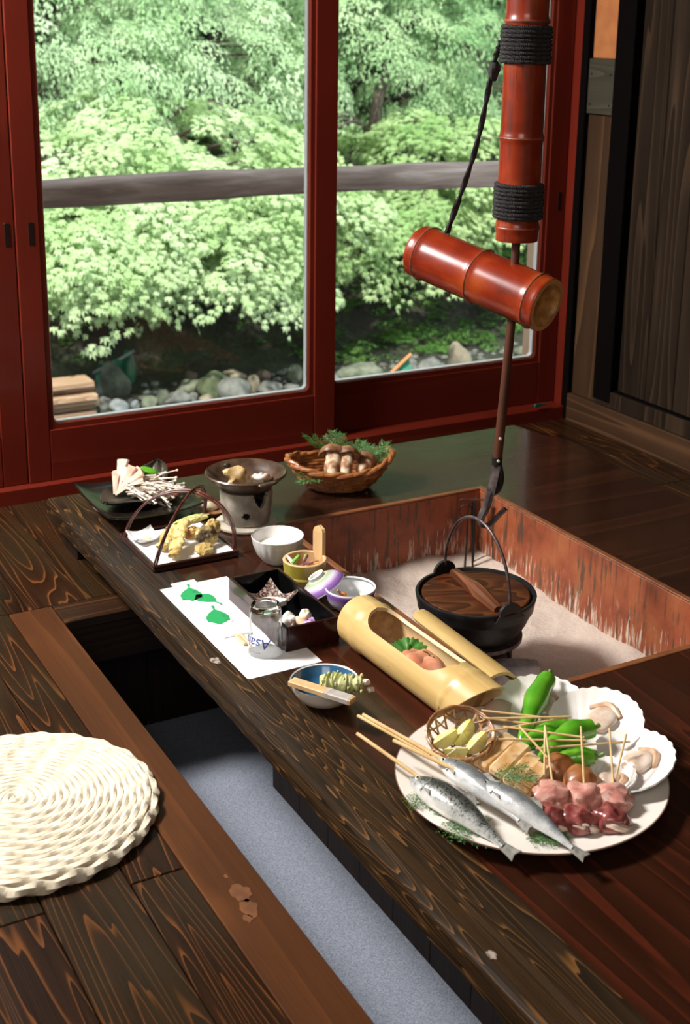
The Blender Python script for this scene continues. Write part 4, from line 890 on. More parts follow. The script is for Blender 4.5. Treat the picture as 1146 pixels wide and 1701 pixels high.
tempura('round golden tempura lump at the back right', (.230, 1.080, tz+.028), (.017, .016, .022), (.3, 0, .5), M_TEMP, 27)
sd_ = thing('square_salt_dish', 'small white square dish with pinched corners in the tempura tray', 'dish', (.103, 1.145, tz+.0004), rz=.12)
def sqd(u, v):
    x, y = (u-.5)*.056, (v-.5)*.056; e = max(abs(x), abs(y))/.028; cr = abs(x*y)/.028**2
    return (x*(1-.04*(1-cr)*e), y*(1-.04*(1-cr)*e), .0035+.010*e**3+.008*cr**2)
G().grid(sqd, 20, 20, .003).build('dish', M_WHITE, sd_); G().blob((.0, 0, .006), (.014, .012, .003), 14, 6, .3, 90, 1).build('dipping_salt', plain('pale_salt', (.62, .60, .42), rough=.8), sd_)
# ---- basket of matsutake
M_WICK = plain('brown_wicker', (.20, .062, .018), (.42, .16, .045), 50, rough=.4, coat=.2)
bk = thing('wicker_basket', 'boat-shaped brown wicker basket at the back of the table', 'basket', (.645, 1.280, TZ), rz=-.36)
def bs(t_, a):
    A, B = .062+.064*t_**.75, .040+.047*t_**.75
    return Vector((A*math.cos(a), B*math.sin(a), .004+.052*t_**1.25+.024*t_*max(0, math.cos(a)**2)**1.2*(1.15 if math.cos(a) > 0 else .75)))
for i in range(9):
    t_ = (i+.3)/9; g = G()
    g.tube([bs(t_, a)*(1)+Vector((.0016*math.cos(a)*math.sin(14*a+i*PI), .0016*math.sin(a)*math.sin(14*a+i*PI), .0)) for a in np.linspace(0, 2*PI, 113)[:-1]], .0042, 6, close=True, up=(0, 0, 1)); g.build('weave_ring', M_WICK, bk)
for k in range(28):
    a = 2*PI*k/28; G().tube([bs(t_, a)+Vector((.002*math.cos(a), .002*math.sin(a), 0)) for t_ in np.linspace(0, 1, 7)], .0026, 5).build('stake', M_WICK, bk)
for dz, r_, ph in ((0, .0062, 0), (.0035, .0052, PI)):
    G().tube([bs(1.0, a)+Vector(((.003*math.cos(12*a+ph))*math.cos(a), (.003*math.cos(12*a+ph))*math.sin(a), .002+dz+.002*math.sin(12*a+ph))) for a in np.linspace(0, 2*PI, 161)[:-1]], r_, 8, close=True, up=(0, 0, 1)).build('rim_braid', M_WICK, bk)
G().grid(lambda u, v: tuple(Vector((.064*math.sqrt(u)*math.cos(2*PI*v), .042*math.sqrt(u)*math.sin(2*PI*v), .005))), 6, 32, .003).build('bottom', M_WICK, bk)
M_MST = plain('matsutake_stem', (.30, .13, .05), (.74, .60, .42), 48, rough=.6, bump=.5, lo=.42, hi=.56); M_MCAP = plain('matsutake_cap', (.085, .030, .012), (.30, .15, .07), 38, rough=.42, bump=.4)
def matsutake(label, base, tip, rs_, rc, sd):
    base = Vector(base); tip = Vector(tip); d = tip-base; L_ = d.length
    m = thing('matsutake', label, 'mushroom', base, group='matsutake mushrooms in the basket', rot=d.to_track_quat('Z', 'Y').to_euler())
    G().tube(spline([(0, 0, 0), (.002, .001, L_*.35), (-.002, 0, L_*.7), (0, 0, L_)], 5), lambda q: rs_*(.45+.75*math.sin(min(1, q*1.5+.12)*PI*.62)), 14).build('stem', M_MST, m)
    G().lathe([(0, rc*.62), (rc*.45, rc*.56), (rc*.82, rc*.32), (rc, 0), (rc*.97, -rc*.22), (rc*.80, -rc*.28), (rs_*.9, -rc*.05)], 22, fn=lambda a, r_, z_: 1+.07*math.sin(2*a+sd)+.05*math.sin(5*a+sd*2)).build('cap', M_MCAP, m, loc=(0, 0, L_-.002))
matsutake('largest matsutake with a thick pale stem pointing at the viewer', (.598, 1.228, TZ+.046), (.620, 1.270, TZ+.098), .0165, .031, 1)
matsutake('matsutake with a slim tapered stem in front of the basket middle', (.626, 1.214, TZ+.046), (.648, 1.256, TZ+.093), .0140, .031, 2.2)
matsutake('reddish matsutake lying at the right end of the basket', (.668, 1.222, TZ+.046), (.700, 1.246, TZ+.074), .012, .027, 4)
for k, (x, y, z, rz, ti, sc, lab) in enumerate(((.625, 1.315, .085, 2.5, -.55, 1.05, 'cypress sprig sticking up at the back left of the basket'), (.660, 1.325, .085, 1.3, -.5, .9, 'cypress sprig behind the largest mushroom cap'), (.695, 1.268, .068, .1, -.25, 1.1, 'cypress sprig right of the mushroom caps in the basket'), (.722, 1.245, .060, .6, -.55, 1.1, 'cypress sprig at the right end of the basket'), (.580, 1.262, .046, 3.5, .05, 1.1, 'cypress sprig at the left inside the basket'), (.69, 1.30, .070, .7, -.3, 1.0, 'cypress sprig at the back right inside the basket'))):
    sprig(lab, (x, y, TZ+z), rz, ti, sc, k)
# ---- fluted white bowl
fb = thing('fluted_bowl', 'white fluted porcelain bowl behind the bamboo ladle cup', 'bowl', (.318, .944, TZ))
fl = lambda a, r_, z_: 1+(.034*abs(math.sin(9*a)) if .008 < z_ < .049 and r_ > .03 else 0)
G().lathe([(0, .002), (.027, .002), (.028, 0), (.031, .002), (.034, .006), (.043, .020), (.0505, .040), (.0535, .052), (.0545, .0555), (.0535, .057), (.0515, .054)], 120, fn=fl).build('outside', M_WHITEF, fb)
G().lathe([(.0515, .054), (.048, .042), (.040, .022), (.030, .011), (0, .008)], 60).build('inside', M_WHITE, fb)
G().lathe([(0, .034), (.036, .034), (.0445, .0335)], 48, fn=lambda a, r_, z_: 1).build('custard', plain('cream_custard', (.72, .66, .55), (.80, .75, .66), 40, rough=.35, bump=.2), fb)
# ---- bamboo ladle cup
M_GBAM = plain('green_yellow_bamboo', (.30, .24, .03), (.46, .36, .07), 20, rough=.3, coat=.2, vec=(1, 1, .15)); M_CBAM = plain('pale_cut_bamboo', (.56, .34, .15), (.68, .45, .22), 40, rough=.5, vec=(1, 1, .15))
cp = thing('bamboo_ladle_cup', 'green-yellow bamboo cup with a tall upright tab handle', 'cup', (.319, .822, TZ), rz=0)
G().lathe([(.030, .0), (.038, .0), (.0405, .004), (.0405, .014), (.0425, .016), (.0425, .019), (.0410, .021), (.0425, .035), (.044, .049)], 48).build('outer_wall', M_GBAM, cp)
G().lathe([(.044, .049), (.0425, .0505), (.0385, .0505), (.037, .049)], 48).build('cut_rim', M_CBAM, cp); G().lathe([(.037, .0495), (.035, .030), (.034, .022), (0, .020)], 40).build('inner_wall', plain('cup_inside', (.46, .27, .13), (.55, .34, .18), 40, rough=.5), cp)
gt = G(); rr = []
ha = R(16)
for i in range(15):
    q = i/14; w_ = .0155*(1 if q < .8 else math.sqrt(max(.0, 1-((q-.8)/.2)**2))*.999+.001); z_ = .030+.080*q; ring = []
    for sgn, ro in ((-1, .0445), (1, .0445), (1, .0375), (-1, .0375)):
        a = ha+sgn*w_/.042; ring.append((ro*math.cos(a), ro*math.sin(a), z_))
    rr.append(ring)
gt.rings(rr).build('tab_handle', M_CBAM, cp, smooth=False)
pk = [((.14, .36, .04), .0042, .034, 'bright green stem pickle at the left in the bamboo cup'), ((.72, .70, .62), .0045, .030, 'white stalk pickle in the bamboo cup'), ((.10, .03, .05), .0026, .036, 'purple stem pickle in the middle of the bamboo cup'), ((.28, .16, .05), .0026, .034, 'brown stem pickle at the right in the bamboo cup'), ((.20, .28, .05), .0028, .030, 'olive stem pickle at the back of the bamboo cup'), ((.42, .15, .05), .0024, .036, 'orange-brown stem pickle at the front right of the bamboo cup'), ((.13, .05, .07), .0024, .036, 'dark mauve stem pickle lying across the bamboo cup')]
for k, (c_, r_, L_, lab) in enumerate(pk):
    x, y = ((-.017, .012), (-.022, .018), (.000, .002), (.014, -.006), (.008, .016), (.010, -.016), (-.002, -.010))[k]; a = (.3, 2.0, .6, -.4, .9, -.9, -.5)[k]; d = Vector((math.cos(a)*.75, math.sin(a)*.75, .55 if k < 3 else .25))*L_*.5
    o = G().tube([-d, Vector((0, 0, .002)), d], r_, 8).build('pickled_stem', plain('pickle_%d' % k, c_, tuple(min(1, q*1.7+.02) for q in c_), 120, rough=.3, coat=.3), loc=(.319+x, .822+y, TZ+.041)); tag(o, lab, 'pickle', 'pickles in the bamboo cup')
# ---- purple banded bowl and its lid
def band(name, stops, zr):
    t = NT(name); s_ = t.node('ShaderNodeSeparateXYZ'); t.lk(t.co(), s_.inputs[0]); t.col(t.ramp(t.math('DIVIDE', s_.outputs[2], zr), stops)); t.set(rough=.2, coat=.4); return t.m
M_PURP = band('purple_band_glaze', [(.0, (.28, .33, .20)), (.14, (.70, .70, .64)), (.38, (.72, .68, .70)), (.72, (.26, .12, .40)), (.90, (.17, .07, .30)), (.97, (.75, .72, .75))], .045)
pb = thing('purple_bowl', 'small porcelain bowl with a shaded purple band in front of the hearth', 'bowl', (.340, .670, TZ))
G().lathe([(0, .002), (.024, .002), (.025, 0), (.028, .003), (.038, .010), (.0455, .022), (.0485, .036), (.049, .044), (.048, .0455)], 56).build('outside', M_PURP, pb)
G().lathe([(.048, .0455), (.046, .044), (.045, .034), (.040, .018), (.028, .009), (0, .008)], 48).build('inside', plain('pale_blue_white_glaze', (.74, .76, .78), rough=.2, coat=.4), pb)
G().tube([(.0452*math.cos(a), .0452*math.sin(a), .0415) for a in np.linspace(0, 2*PI, 49)[:-1]], .0009, 5, close=True).build('grey_line', plain('grey_line', (.12, .13, .16), rough=.3), pb)
ps = thing('simmered_prawn', 'orange-brown simmered prawn piece in the purple bowl', 'food', (.322, .668, TZ+.022), rot=(0, -.5, .5)); G().blob((0, 0, 0), (.016, .009, .012), 16, 10, .35, 80, 2).build('flesh', plain('prawn_brown', (.36, .11, .03), (.58, .26, .1), 70, rough=.35), ps); G().tube([(.0, 0, .008), (.004, .004, .018), (.002, .006, .024)], .0025, 6).build('tail', plain('prawn_tail', (.42, .12, .03), rough=.35), ps)
pd = thing('pale_dumpling', 'pale green-white dumpling in the purple bowl', 'food', (.336, .645, TZ+.018)); G().blob((0, 0, 0), (.022, .016, .008), 16, 10, .3, 70, 6).build('dough', plain('pale_green_paste', (.55, .60, .34), (.76, .76, .60), 60, rough=.35), pd)
ax = Vector((-.86*.50, .51*.50, .80)); 
pl_ = thing('domed_cover', 'purple and white domed lid leaning on the left of its bowl', 'lid', (.309, .722, TZ+.030), rot=ax.to_track_quat('Z', 'Y').to_euler())
M_PLID = band('purple_lid_glaze', [(.0, (.75, .72, .74)), (.10, (.20, .08, .34)), (.38, (.30, .15, .44)), (.62, (.62, .55, .66)), (.80, (.34, .42, .24)), (.9, (.72, .72, .68))], .026)
G().lathe([(.0455, -.001), (.0465, 0), (.0455, .004), (.038, .013), (.026, .020), (.016, .0225), (.0155, .0285), (.0130, .0285), (.0125, .024), (0, .0235)], 48).build('dome', M_PLID, pl_)
G().lathe([(.0455, -.001), (.0440, .001), (.036, .0105), (.024, .0175), (0, .0205)], 40).build('inside', plain('lid_inside_white', (.76, .75, .74), rough=.25), pl_)
G().lathe([(.0157, .0226), (.0162, .0292), (.0125, .0292), (.0122, .0245)], 36).build('foot_ring', M_WHITE, pl_)
# ---- lacquer box with two morsels
lb = thing('lacquer_box', 'open rectangular lacquer box, black inside and dark red outside', 'box', (.2035, .685, TZ))
bx_, by_, bh = .107, .252, .047
G().box((0, 0, .002), (bx_-.002, by_-.002, .004), .001).build('bottom', M_LACQ, lb, smooth=False)
for sx, sy, lx, ly in ((-1, 0, .005, by_), (1, 0, .005, by_), (0, -1, bx_-.010, .005), (0, 1, bx_-.010, .005)):
    G().box((sx*(bx_/2-.0025), sy*(by_/2-.0025), bh/2), (lx, ly, bh), .0012).build('side', M_LACQR, lb, smooth=False)
for sx, sy, lx, ly in ((-1, 0, .0012, by_-.012), (1, 0, .0012, by_-.012), (0, -1, bx_-.012, .0012), (0, 1, bx_-.012, .0012)):
    G().box((sx*(bx_/2-.0056), sy*(by_/2-.0056), bh/2+.001), (lx, ly, bh-.003)).build('inner_face', M_LACQ, lb, smooth=False)
t = NT('mottled_brown_glaze'); v = t.co(); n = t.noise(t.mapv(v, (1, 1, 1)), 210, 2, .7); t.col(t.ramp(n, [(.38, (.018, .010, .008)), (.52, (.20, .12, .095)), (.64, (.50, .42, .38))])); t.set(rough=.2, coat=.4); M_MOT = t.m
sq2 = thing('mottled_dish', 'square mottled brown dish with raised corners in the far half of the lacquer box', 'dish', (.2035, .742, TZ+.0075), rz=.30)
def sq2f(u, v):
    x, y = (u-.5)*.076, (v-.5)*.076; cr = abs(x*y)/.038**2; e = max(abs(x), abs(y))/.038
    return (x*(1-.10*(1-cr)*e**2), y*(1-.10*(1-cr)*e**2), .004+.008*e**3+.020*cr**1.6)
G().grid(sq2f, 22, 22, .003).build('dish', M_MOT, sq2)
rd = thing('white_cake', 'white leaf-shaped cake with a red dot on the mottled dish', 'cake', (.196, .722, TZ+.0165), rot=(.1, -.05, -.45))
pts = [(.031*math.cos(a)*abs(math.cos(a))**.15, .014*math.sin(a)*(1-.25*abs(math.cos(a)))) for a in np.linspace(0, 2*PI, 25)[:-1]]
G().prism(pts, 0, .010).build('cake', plain('rice_cake_white', (.80, .76, .68), rough=.5), rd, smooth=False)
G().lathe([(0, .0018), (.0075, .0012), (.0085, 0)], 22, c=(.002, 0, .010), M=Matrix(((1.15, 0, 0), (0, .8, 0), (0, 0, 1)))).build('red_dot', plain('red_jelly', (.62, .035, .02), rough=.3), rd)
for k, (x, y, z, d, c_, c2, lab) in enumerate(((.178, .620, .022, (.015, .013, .013), (.70, .66, .58), (.85, .83, .78), 'white simmered root piece nearest the glass in the lacquer box'), (.192, .632, .026, (.013, .012, .010), (.74, .70, .60), (.86, .84, .78), 'second white morsel behind it in the lacquer box'), (.210, .618, .024, (.013, .010, .009), (.70, .40, .22), (.80, .62, .45), 'peach coloured morsel in the middle of the lacquer box'), (.222, .626, .028, (.010, .009, .012), (.78, .66, .46), (.85, .80, .66), 'cream tip morsel at the right in the lacquer box'), (.216, .600, .022, (.018, .012, .009), (.42, .24, .50), (.60, .42, .66), 'lilac pickled slice in the near half of the lacquer box'), (.188, .602, .018, (.010, .009, .010), (.09, .03, .02), (.22, .08, .05), 'dark brown morsel at the near left in the lacquer box'))):
    o = G().blob((0, 0, 0), d, 22, 14, .65, 110, k*2.1).build('morsel', plain('morsel_%d' % k, c_, c2, 60, rough=.4), loc=(x, y, TZ+z), rot=(.2, .1, k)); tag(o, lab, 'food', 'morsels in the lacquer box')
G().box((0, 0, 0), (.074, .080, .010), .004).build('morsel_tray', M_LACQ, lb, loc=(0, -.070, .009), smooth=False)
# ---- paper mat, chopstick sleeve, folded print
pm_ = thing('paper_mat', 'white paper place mat under the glass and lacquer box', 'place mat', (.120, .708, TZ))
G().box((0, 0, .0004), (.142, .416, .0008)).build('sheet', M_PAPER, pm_, smooth=False)
M_INKB = plain('blue_ink', (.05, .09, .28), rough=.7); M_INKG = plain('grey_ink', (.36, .35, .37), rough=.8); M_INKL = plain('pale_lilac_ink', (.62, .58, .70), rough=.8); M_LEAFP = plain('green_print', (.012, .30, .085), rough=.6); M_INKK = plain('black_ink', (.02, .02, .02), rough=.7)
gi = G()
for k in range(6): gi.box((-.052+.004*k*.3, .180-.008*k, .00095), (.018+.004*((k*7) % 3), .0012, .0003))
gi.build('printed_lines', M_INKG, pm_, smooth=False)
gi = G()
for k in range(3): gi.tube([(-.035+.0045*k+.003*math.sin(q*2.6), .150-.020*q, .0010) for q in np.linspace(0, 1, 8)], .0011, 4, flat=(.25, 1))
gi.build('printed_waves', M_INKB, pm_)
gi = G()
for k in range(5): gi.box((.040+.002*(k % 2), .185-.006*k, .00095), (.020, .0009, .0003))
gi.build('printed_lines', M_INKL, pm_, smooth=False)
def leaf_print(g, c, L, W, rz):
    pts = [(-L*.5, 0)]+[(L*(-.5+.2*k), W*.5*math.sin(PI*min(1, .18+.2*k))) for k in range(1, 5)]+[(L*.5, W*.08), (L*.5, -W*.08)]+[(L*(-.5+.2*k), -W*.5*math.sin(PI*min(1, .18+.2*k))) for k in range(4, 0, -1)]
    cs, sn = math.cos(rz), math.sin(rz); g.prism([(c[0]+x*cs-y*sn, c[1]+x*sn+y*cs) for x, y in pts], c[2], c[2]+.0002)
ck = thing('chopstick_sleeve', 'white paper chopstick sleeve printed with green leaves lying on the mat', 'sleeve', (.101, .790, TZ+.0008), rz=.0)
G().box((0, .004, .0012), (.050, .268, .0024), .0008).build('envelope', M_PAPER, ck, smooth=False)
g = G(); leaf_print(g, (-.006, .080, .0025), .080, .043, 1.30); leaf_print(g, (.013, .036, .0025), .066, .038, -1.15); leaf_print(g, (-.001, -.036, .0025), .084, .045, 1.35); g.build('leaf_print', M_LEAFP, ck, smooth=False)
g = G()
for cx_, cy_, n_ in ((.006, .082, 9), (.000, .050, 6), (.015, -.045, 9), (.013, -.066, 9)):
    for k in range(n_): g.box((cx_+.006*math.sin(k*2.4), cy_+.0022*(k-n_/2), .0026), (.004+.002*(k % 3), .0007, .0003), M=rotm(0, 0, .5*math.sin(k*3)))
g.build('ink_strokes', M_INKK, ck, smooth=False)
M_CHOP = plain('pale_chopstick_wood', (.62, .42, .25), (.72, .54, .35), 30, rough=.6, vec=(1, .1, 1))
cs_ = thing('chopsticks', 'pair of pale wooden chopsticks poking out of the paper sleeve', 'chopsticks', (.101, .650, TZ+.0010))
for sx in (-.0045, .0045): G().box((sx, -.012, .0032), (.0068, .044, .0048), .0012).build('chopstick', M_CHOP, cs_, smooth=False)
# ---- upturned glass with blue lettering
t = NT('clear_glass'); t.set(rough=.0, trans=1.0, ior=1.48); t.col((.97, .985, .98)); M_GLASS = t.m
gz = TZ+.0009
gls = thing('beer_glass', 'clear upturned glass tumbler with blue lettering on the paper mat', 'glass', (.120, .581, gz))
HG = .092
G().lathe([(.0303, .0), (.0312, .0004), (.0316, .0015), (.0300, .030), (.0282, .070), (.0274, .086), (.0262, .0908), (.0240, HG), (.0225, HG-.0006), (.0195, HG-.0035), (0, HG-.0042)], 64).build('outer_wall', M_GLASS, gls)
G().lathe([(0, HG-.014), (.020, HG-.0138), (.0245, HG-.011), (.0262, HG-.018), (.0278, .045), (.0292, .015), (.0298, .001), (.0303, .0)], 64).build('inner_wall', M_GLASS, gls)
def wrap_text(txt, size, r, z0, a0, mat, name, parent, ext=.0):
    cu_ = bpy.data.curves.new('lettering', 'FONT'); cu_.body = txt; cu_.size = size; cu_.extrude = .0002; cu_.align_x = 'CENTER'; cu_.shear = .25 if ext else 0
    to = bpy.data.objects.new('lettering_tmp', cu_); COL.objects.link(to); bpy.context.view_layer.update()
    me = bpy.data.meshes.new_from_object(to.evaluated_get(bpy.context.evaluated_depsgraph_get())); bpy.data.objects.remove(to); bpy.data.curves.remove(cu_)
    for v_ in me.vertices:
        a = a0-v_.co.x/r; rr2 = r+v_.co.z+.0002; zz = z0-v_.co.y; v_.co = (rr2*math.cos(a), rr2*math.sin(a), zz)   # upside down, as the glass stands on its mouth
    me.name = name; return link(name, me, mat, parent)
M_LOGO = plain('logo_blue', (.012, .045, .32), rough=.4)
wrap_text('Asahi', .0270, .0306, .037, R(-150), M_LOGO, 'logo_lettering', gls, 1)
g = G()
for k in range(7):
    a = R(-150-16+5.2*k); g.box((.0316*math.cos(a), .0316*math.sin(a), .0105), (.0018, .0005, .0028), M=rotm(0, 0, a+PI/2))
g.build('small_print', M_INKG, gls, smooth=False)
# ---- blue bowl with wasabi and grater
t = NT('blue_flowered_glaze'); v = t.co(); t.col(t.ramp(t.noise(v, 16, 2), [(.3, (.018, .075, .16)), (.7, (.045, .16, .30))])); t.set(rough=.16, coat=.5); M_BLUE = t.m
bb = thing('blue_bowl', 'small white bowl glazed blue inside beside the bamboo vessel', 'bowl', (.128, .372, TZ))
G().lathe([(0, .002), (.022, .002), (.023, 0), (.026, .002), (.040, .010), (.051, .024), (.0565, .038), (.0572, .040)], 56).build('outside', M_WHITE, bb)
G().lathe([(.0572, .040), (.0568, .0412), (.0548, .0395)], 56).build('white_rim', M_WHITE, bb)
G().lathe([(.0548, .0395), (.048, .025), (.036, .013), (.020, .008), (0, .007)], 48).build('blue_inside', M_BLUE, bb)
fl_ = G()
for ang, rr3 in ((2.25, .047), (3.6, .044), (.6, .047)):
    for k in range(5):
        a = ang+.10*math.cos(k*1.257); r3 = rr3+.0045*math.sin(k*1.257); z3 = .0245+(r3-.047)*1.6+.0012; fl_.blob((r3*math.cos(a), r3*math.sin(a), z3), (.0022, .0022, .0009), 7, 4)
fl_.build('flower_print', plain('pale_blue_flower', (.55, .68, .78), rough=.25), bb)
M_WAS = plain('wasabi_root', (.30, .34, .08), (.60, .60, .30), 46, rough=.55, bump=.7, bsc=120, bdist=.003)
wa = thing('wasabi_root', 'knobbly pale green wasabi root lying across the blue bowl', 'wasabi', (.112, .358, TZ+.046), rot=Vector((.080, -.065, .006)).to_track_quat('X', 'Z').to_euler())
G().tube([(x, .001*math.sin(x*300), .0015*math.cos(x*210)) for x in np.linspace(0, .072, 40)], lambda q: (.0155+.0022*math.sin(q*38)+.0015*math.sin(q*91+1))*(.55+.45*min(1, q*9))*(1-.35*max(0, q-.6)/.4), 20).build('root', M_WAS, wa)
for k in range(26):
    a = k*2.4; x = .006+.0026*k; r_ = .0145; G().blob((x, r_*math.cos(a), r_*math.sin(a)), (.0030, .0034, .0034), 8, 5, .3, 200, k).build('knob', M_WAS, wa)
M_WTIP = plain('wasabi_crown', (.62, .60, .42), (.80, .78, .66), 80, rough=.6)
for k in range(11):
    a = k*2.1; d = Vector((.002+.006*(k % 3), .0075*math.cos(a), .0075*math.sin(a))); G().blob(Vector((.070, 0, 0))+d, (.0062, .0045, .0045), 8, 6, .4, 200, k).build('stalk_stub', M_WTIP, wa)
gr_ = thing('wasabi_grater', 'small wooden grater block with a clear wrapped end on the blue bowl', 'grater', (.097, .3225, TZ+.0475), rot=Vector((.058, -.107, .001)).to_track_quat('X', 'Z').to_euler())
G().box((0, 0, .004), (.120, .019, .0095), .0015).build('block', M_CBAM, gr_, smooth=False)
G().box((.036, 0, .004), (.042, .0198, .0102), .0015).build('wrapped_end', plain('grey_wrapped_end', (.36, .31, .27), (.46, .42, .38), 60, rough=.25), gr_, smooth=False)
G().box((.012, 0, .004), (.010, .0200, .0104), .001).build('plastic_band', plain('clear_band', (.50, .44, .38), rough=.15), gr_, smooth=False)
# ---- bamboo vessel with sashimi
t = NT('pale_bamboo'); v = t.co(); n = t.noise(t.mapv(v, (1, .07, 1)), 60, 3, .6); n2 = t.noise(v, 9, 2); t.col(t.mix(t.math('MULTIPLY', n2, .4), t.ramp(n, [(.3, (.50, .32, .105)), (.7, (.66, .46, .19))]), (.62, .42, .15))); t.set(rough=.33, coat=.15); M_PBAM = t.m
M_PIN = plain('bamboo_inside', (.60, .38, .17), (.72, .52, .28), 30, rough=.5, vec=(1, .1, 1))
RV = .0470; VX, VZ = .296, TZ+.0477
bv = thing('bamboo_vessel', 'length of pale bamboo opened on top as a serving vessel', 'vessel', (VX, .136, VZ), rz=.035)
Y0, Y1 = .095, .335     # the opening, from the near end
def halfang(y):
    if y <= Y0 or y >= Y1: return 0.0
    d = min(y-Y0, Y1-y); e = .045; k = 1 if d > e else math.sqrt(1-(1-d/e)**2); return R(52)*k
ysv = sorted(set([0.0, .003, .392, .395]+[i*.0075 for i in range(1, 52)]+[Y0+.0005, Y0+.0015, Y0+.003, Y0+.005, Y1-.0005, Y1-.0015, Y1-.003, Y1-.005]))
def rvo(y): return RV+.0026*math.exp(-((y-.062)/.008)**2)+.0026*math.exp(-((y-.352)/.008)**2)
NA = 44; og = []; ig = []
for y in ysv:
    a0 = halfang(y)+.0006
    og.append([(rvo(y)*math.sin(a), y, rvo(y)*math.cos(a)) for a in [a0+(2*PI-2*a0)*k/NA for k in range(NA+1)]])
    ri = RV-.0062; ig.append([(ri*math.sin(a), y, ri*math.cos(a)) for a in [a0+(2*PI-2*a0)*k/NA for k in range(NA+1)]])
shear = lambda rows: [[(x, y+max(0.0, 1-y/.085)*(RV-z)*.95, z) for x, y, z in r_] for r_ in rows]
og = shear(og); ig = shear(ig)
gv = G(); gv.rings(og, False, (False, False)); n1 = len(ysv); W_ = NA+1
go = gv; go.build('outer_wall', M_PBAM, bv)
gi = G(); gi.rings([r_[::-1] for r_ in ig], False, (False, False)); gi.build('inner_wall', M_PIN, bv)
gc = G()
for side in (0, NA):
    vs = [og[i][side] for i in range(n1)]+[ig[i][side] for i in range(n1)]; gc.add(vs, [(i, i+1, n1+i+1, n1+i) for i in range(n1-1)])
for e in (0, n1-1):
    vs = og[e]+ig[e]; gc.add(vs, [(k, k+1, W_+k+1, W_+k) for k in range(NA)])
gc.build('cut_edge', plain('cut_bamboo_edge', (.66, .46, .24), (.72, .54, .32), 60, rough=.5), bv, ang=30)
for y, b in ((.072, -1), (.345, 1)):
    G().lathe([(0, .010*b), (.012, .0085*b), (.026, .004*b), (RV-.006, 0)], 32, M=rotm(-PI/2, 0, 0)).build('node_wall', plain('node_disc_%d' % (b+1), (.40, .22, .09), (.58, .36, .17), 60, rough=.5), bv, loc=(0, y, 0))
sg = thing('shiso_leaf', 'green serrated shiso leaf behind the salmon in the bamboo vessel', 'leaf', (.280, .362, TZ+.056), rot=(.75, -.1, -.30)); sg.scale = (1.1, 1.1, 1.1)
def shiso():
    pts = []; N_ = 44
    for k in range(N_):
        a = 2*PI*k/N_; r_ = .036*(1-.22*math.sin(a))*(1.0 if k % 2 else .87); pts.append((r_*math.cos(a)*.95, r_*math.sin(a)))
    g = G(); vs = [(0, 0, .004)]+[(x*.55, y*.55, .003+.002*math.sin(k*.9)) for k, (x, y) in enumerate(pts)]+[(x, y, .002*math.sin(k*1.3)+.004*abs(x)/.036) for k, (x, y) in enumerate(pts)]; N = len(pts)
    fs = [(0, 1+k, 1+(k+1) % N) for k in range(N)]+[(1+k, 1+N+k, 1+N+(k+1) % N, 1+(k+1) % N) for k in range(N)]
    m = len(vs); g.add(vs+[(x, y, z-.0007) for x, y, z in vs], fs+[tuple(i+m for i in f[::-1]) for f in fs]+[(1+N+k, 1+N+k+m, 1+N+(k+1) % N+m, 1+N+(k+1) % N) for k in range(N)]); return g
M_SHI = plain('shiso_green', (.030, .13, .012), (.07, .24, .03), 60, rough=.45, bump=.4)
shm = shiso().mesh('shiso'); link('blade', shm, M_SHI, sg); 
sg2 = thing('shiso_leaf', 'second shiso leaf edge right of the salmon', 'leaf', (.306, .325, TZ+.055), rot=(.35, .75, .5)); link('blade', shm, M_SHI, sg2, sc=(.8, .8, 1))
M_SALM = plain('salmon_flesh', (.66, .22, .11), (.78, .42, .28), 34, rough=.3, sss=.15, coat=.25)
for k, (x, y, z, rz, lab) in enumerate(((.276, .338, .058, .3, 'salmon slice at the back of the bamboo vessel'), (.280, .320, .062, .1, 'salmon slice folded in the middle of the bamboo vessel'), (.284, .302, .058, -.2, 'salmon slice at the front of the bamboo vessel'))):
    o = G().grid(lambda u, v: ((u-.5)*.048, (v-.5)*.026, .008*math.sin(PI*u)+.003*math.sin(v*PI)+.003*math.sin(u*7+k)), 14, 8, .006).build('salmon_slice', M_SALM, loc=(x, y, TZ+z), rot=(.35, .1, rz+.2)); o.scale = (1.2, 1.25, 1.2); tag(o, lab, 'sashimi', 'salmon sashimi slices')
o = G().blob((0, 0, 0), (.014, .010, .008), 16, 10, .25, 90, 2).build('yellow_garnish', plain('yellow_pickle', (.74, .66, .03), rough=.4), loc=(.290, .278, TZ+.050)); tag(o, 'small bright yellow garnish in front of the salmon', 'garnish')
# crushed bed that lifts the fish inside the vessel
o = G().grid(lambda u, v: (VX-.008+(u-.5)*.064, .268+.12*v, TZ+.040+.004*math.sin(u*9+v*13)-.006*abs(u-.5)), 10, 14, .008).build('radish_bed', plain('shaved_radish', (.70, .60, .44), (.80, .72, .58), 120, rough=.5), None); tag(o, 'pale shaved radish bed inside the bamboo vessel', 'garnish')
# the cut-out strip of bamboo leaning on the far side
vl = thing('bamboo_strip', 'curved bamboo strip lid leaning on the right side of the vessel', 'lid', (.368, .200, TZ+.062), rot=(R(2), R(24), R(2)))
gl2 = []; gi2 = []; rl = .046
yl = [i*.0065 for i in range(40)]
for y in yl:
    d = min(y, .2535-y); k = 1 if d > .03 else math.sqrt(max(0.0, 1-(1-d/.03)**2))
    if y < .03: k = 1
    a_ = R(46)*max(k, .02); gl2.append([(rl*math.sin(a), y, rl*math.cos(a)-rl*.72) for a in np.linspace(-a_, a_, 17)]); gi2.append([((rl-.0055)*math.sin(a), y, (rl-.0055)*math.cos(a)-rl*.72) for a in np.linspace(-a_, a_, 17)])
g = G(); g.rings([r_+i_[::-1] for r_, i_ in zip(gl2, gi2)], True, (True, True)); g.build('strip', M_PBAM, vl, ang=35)
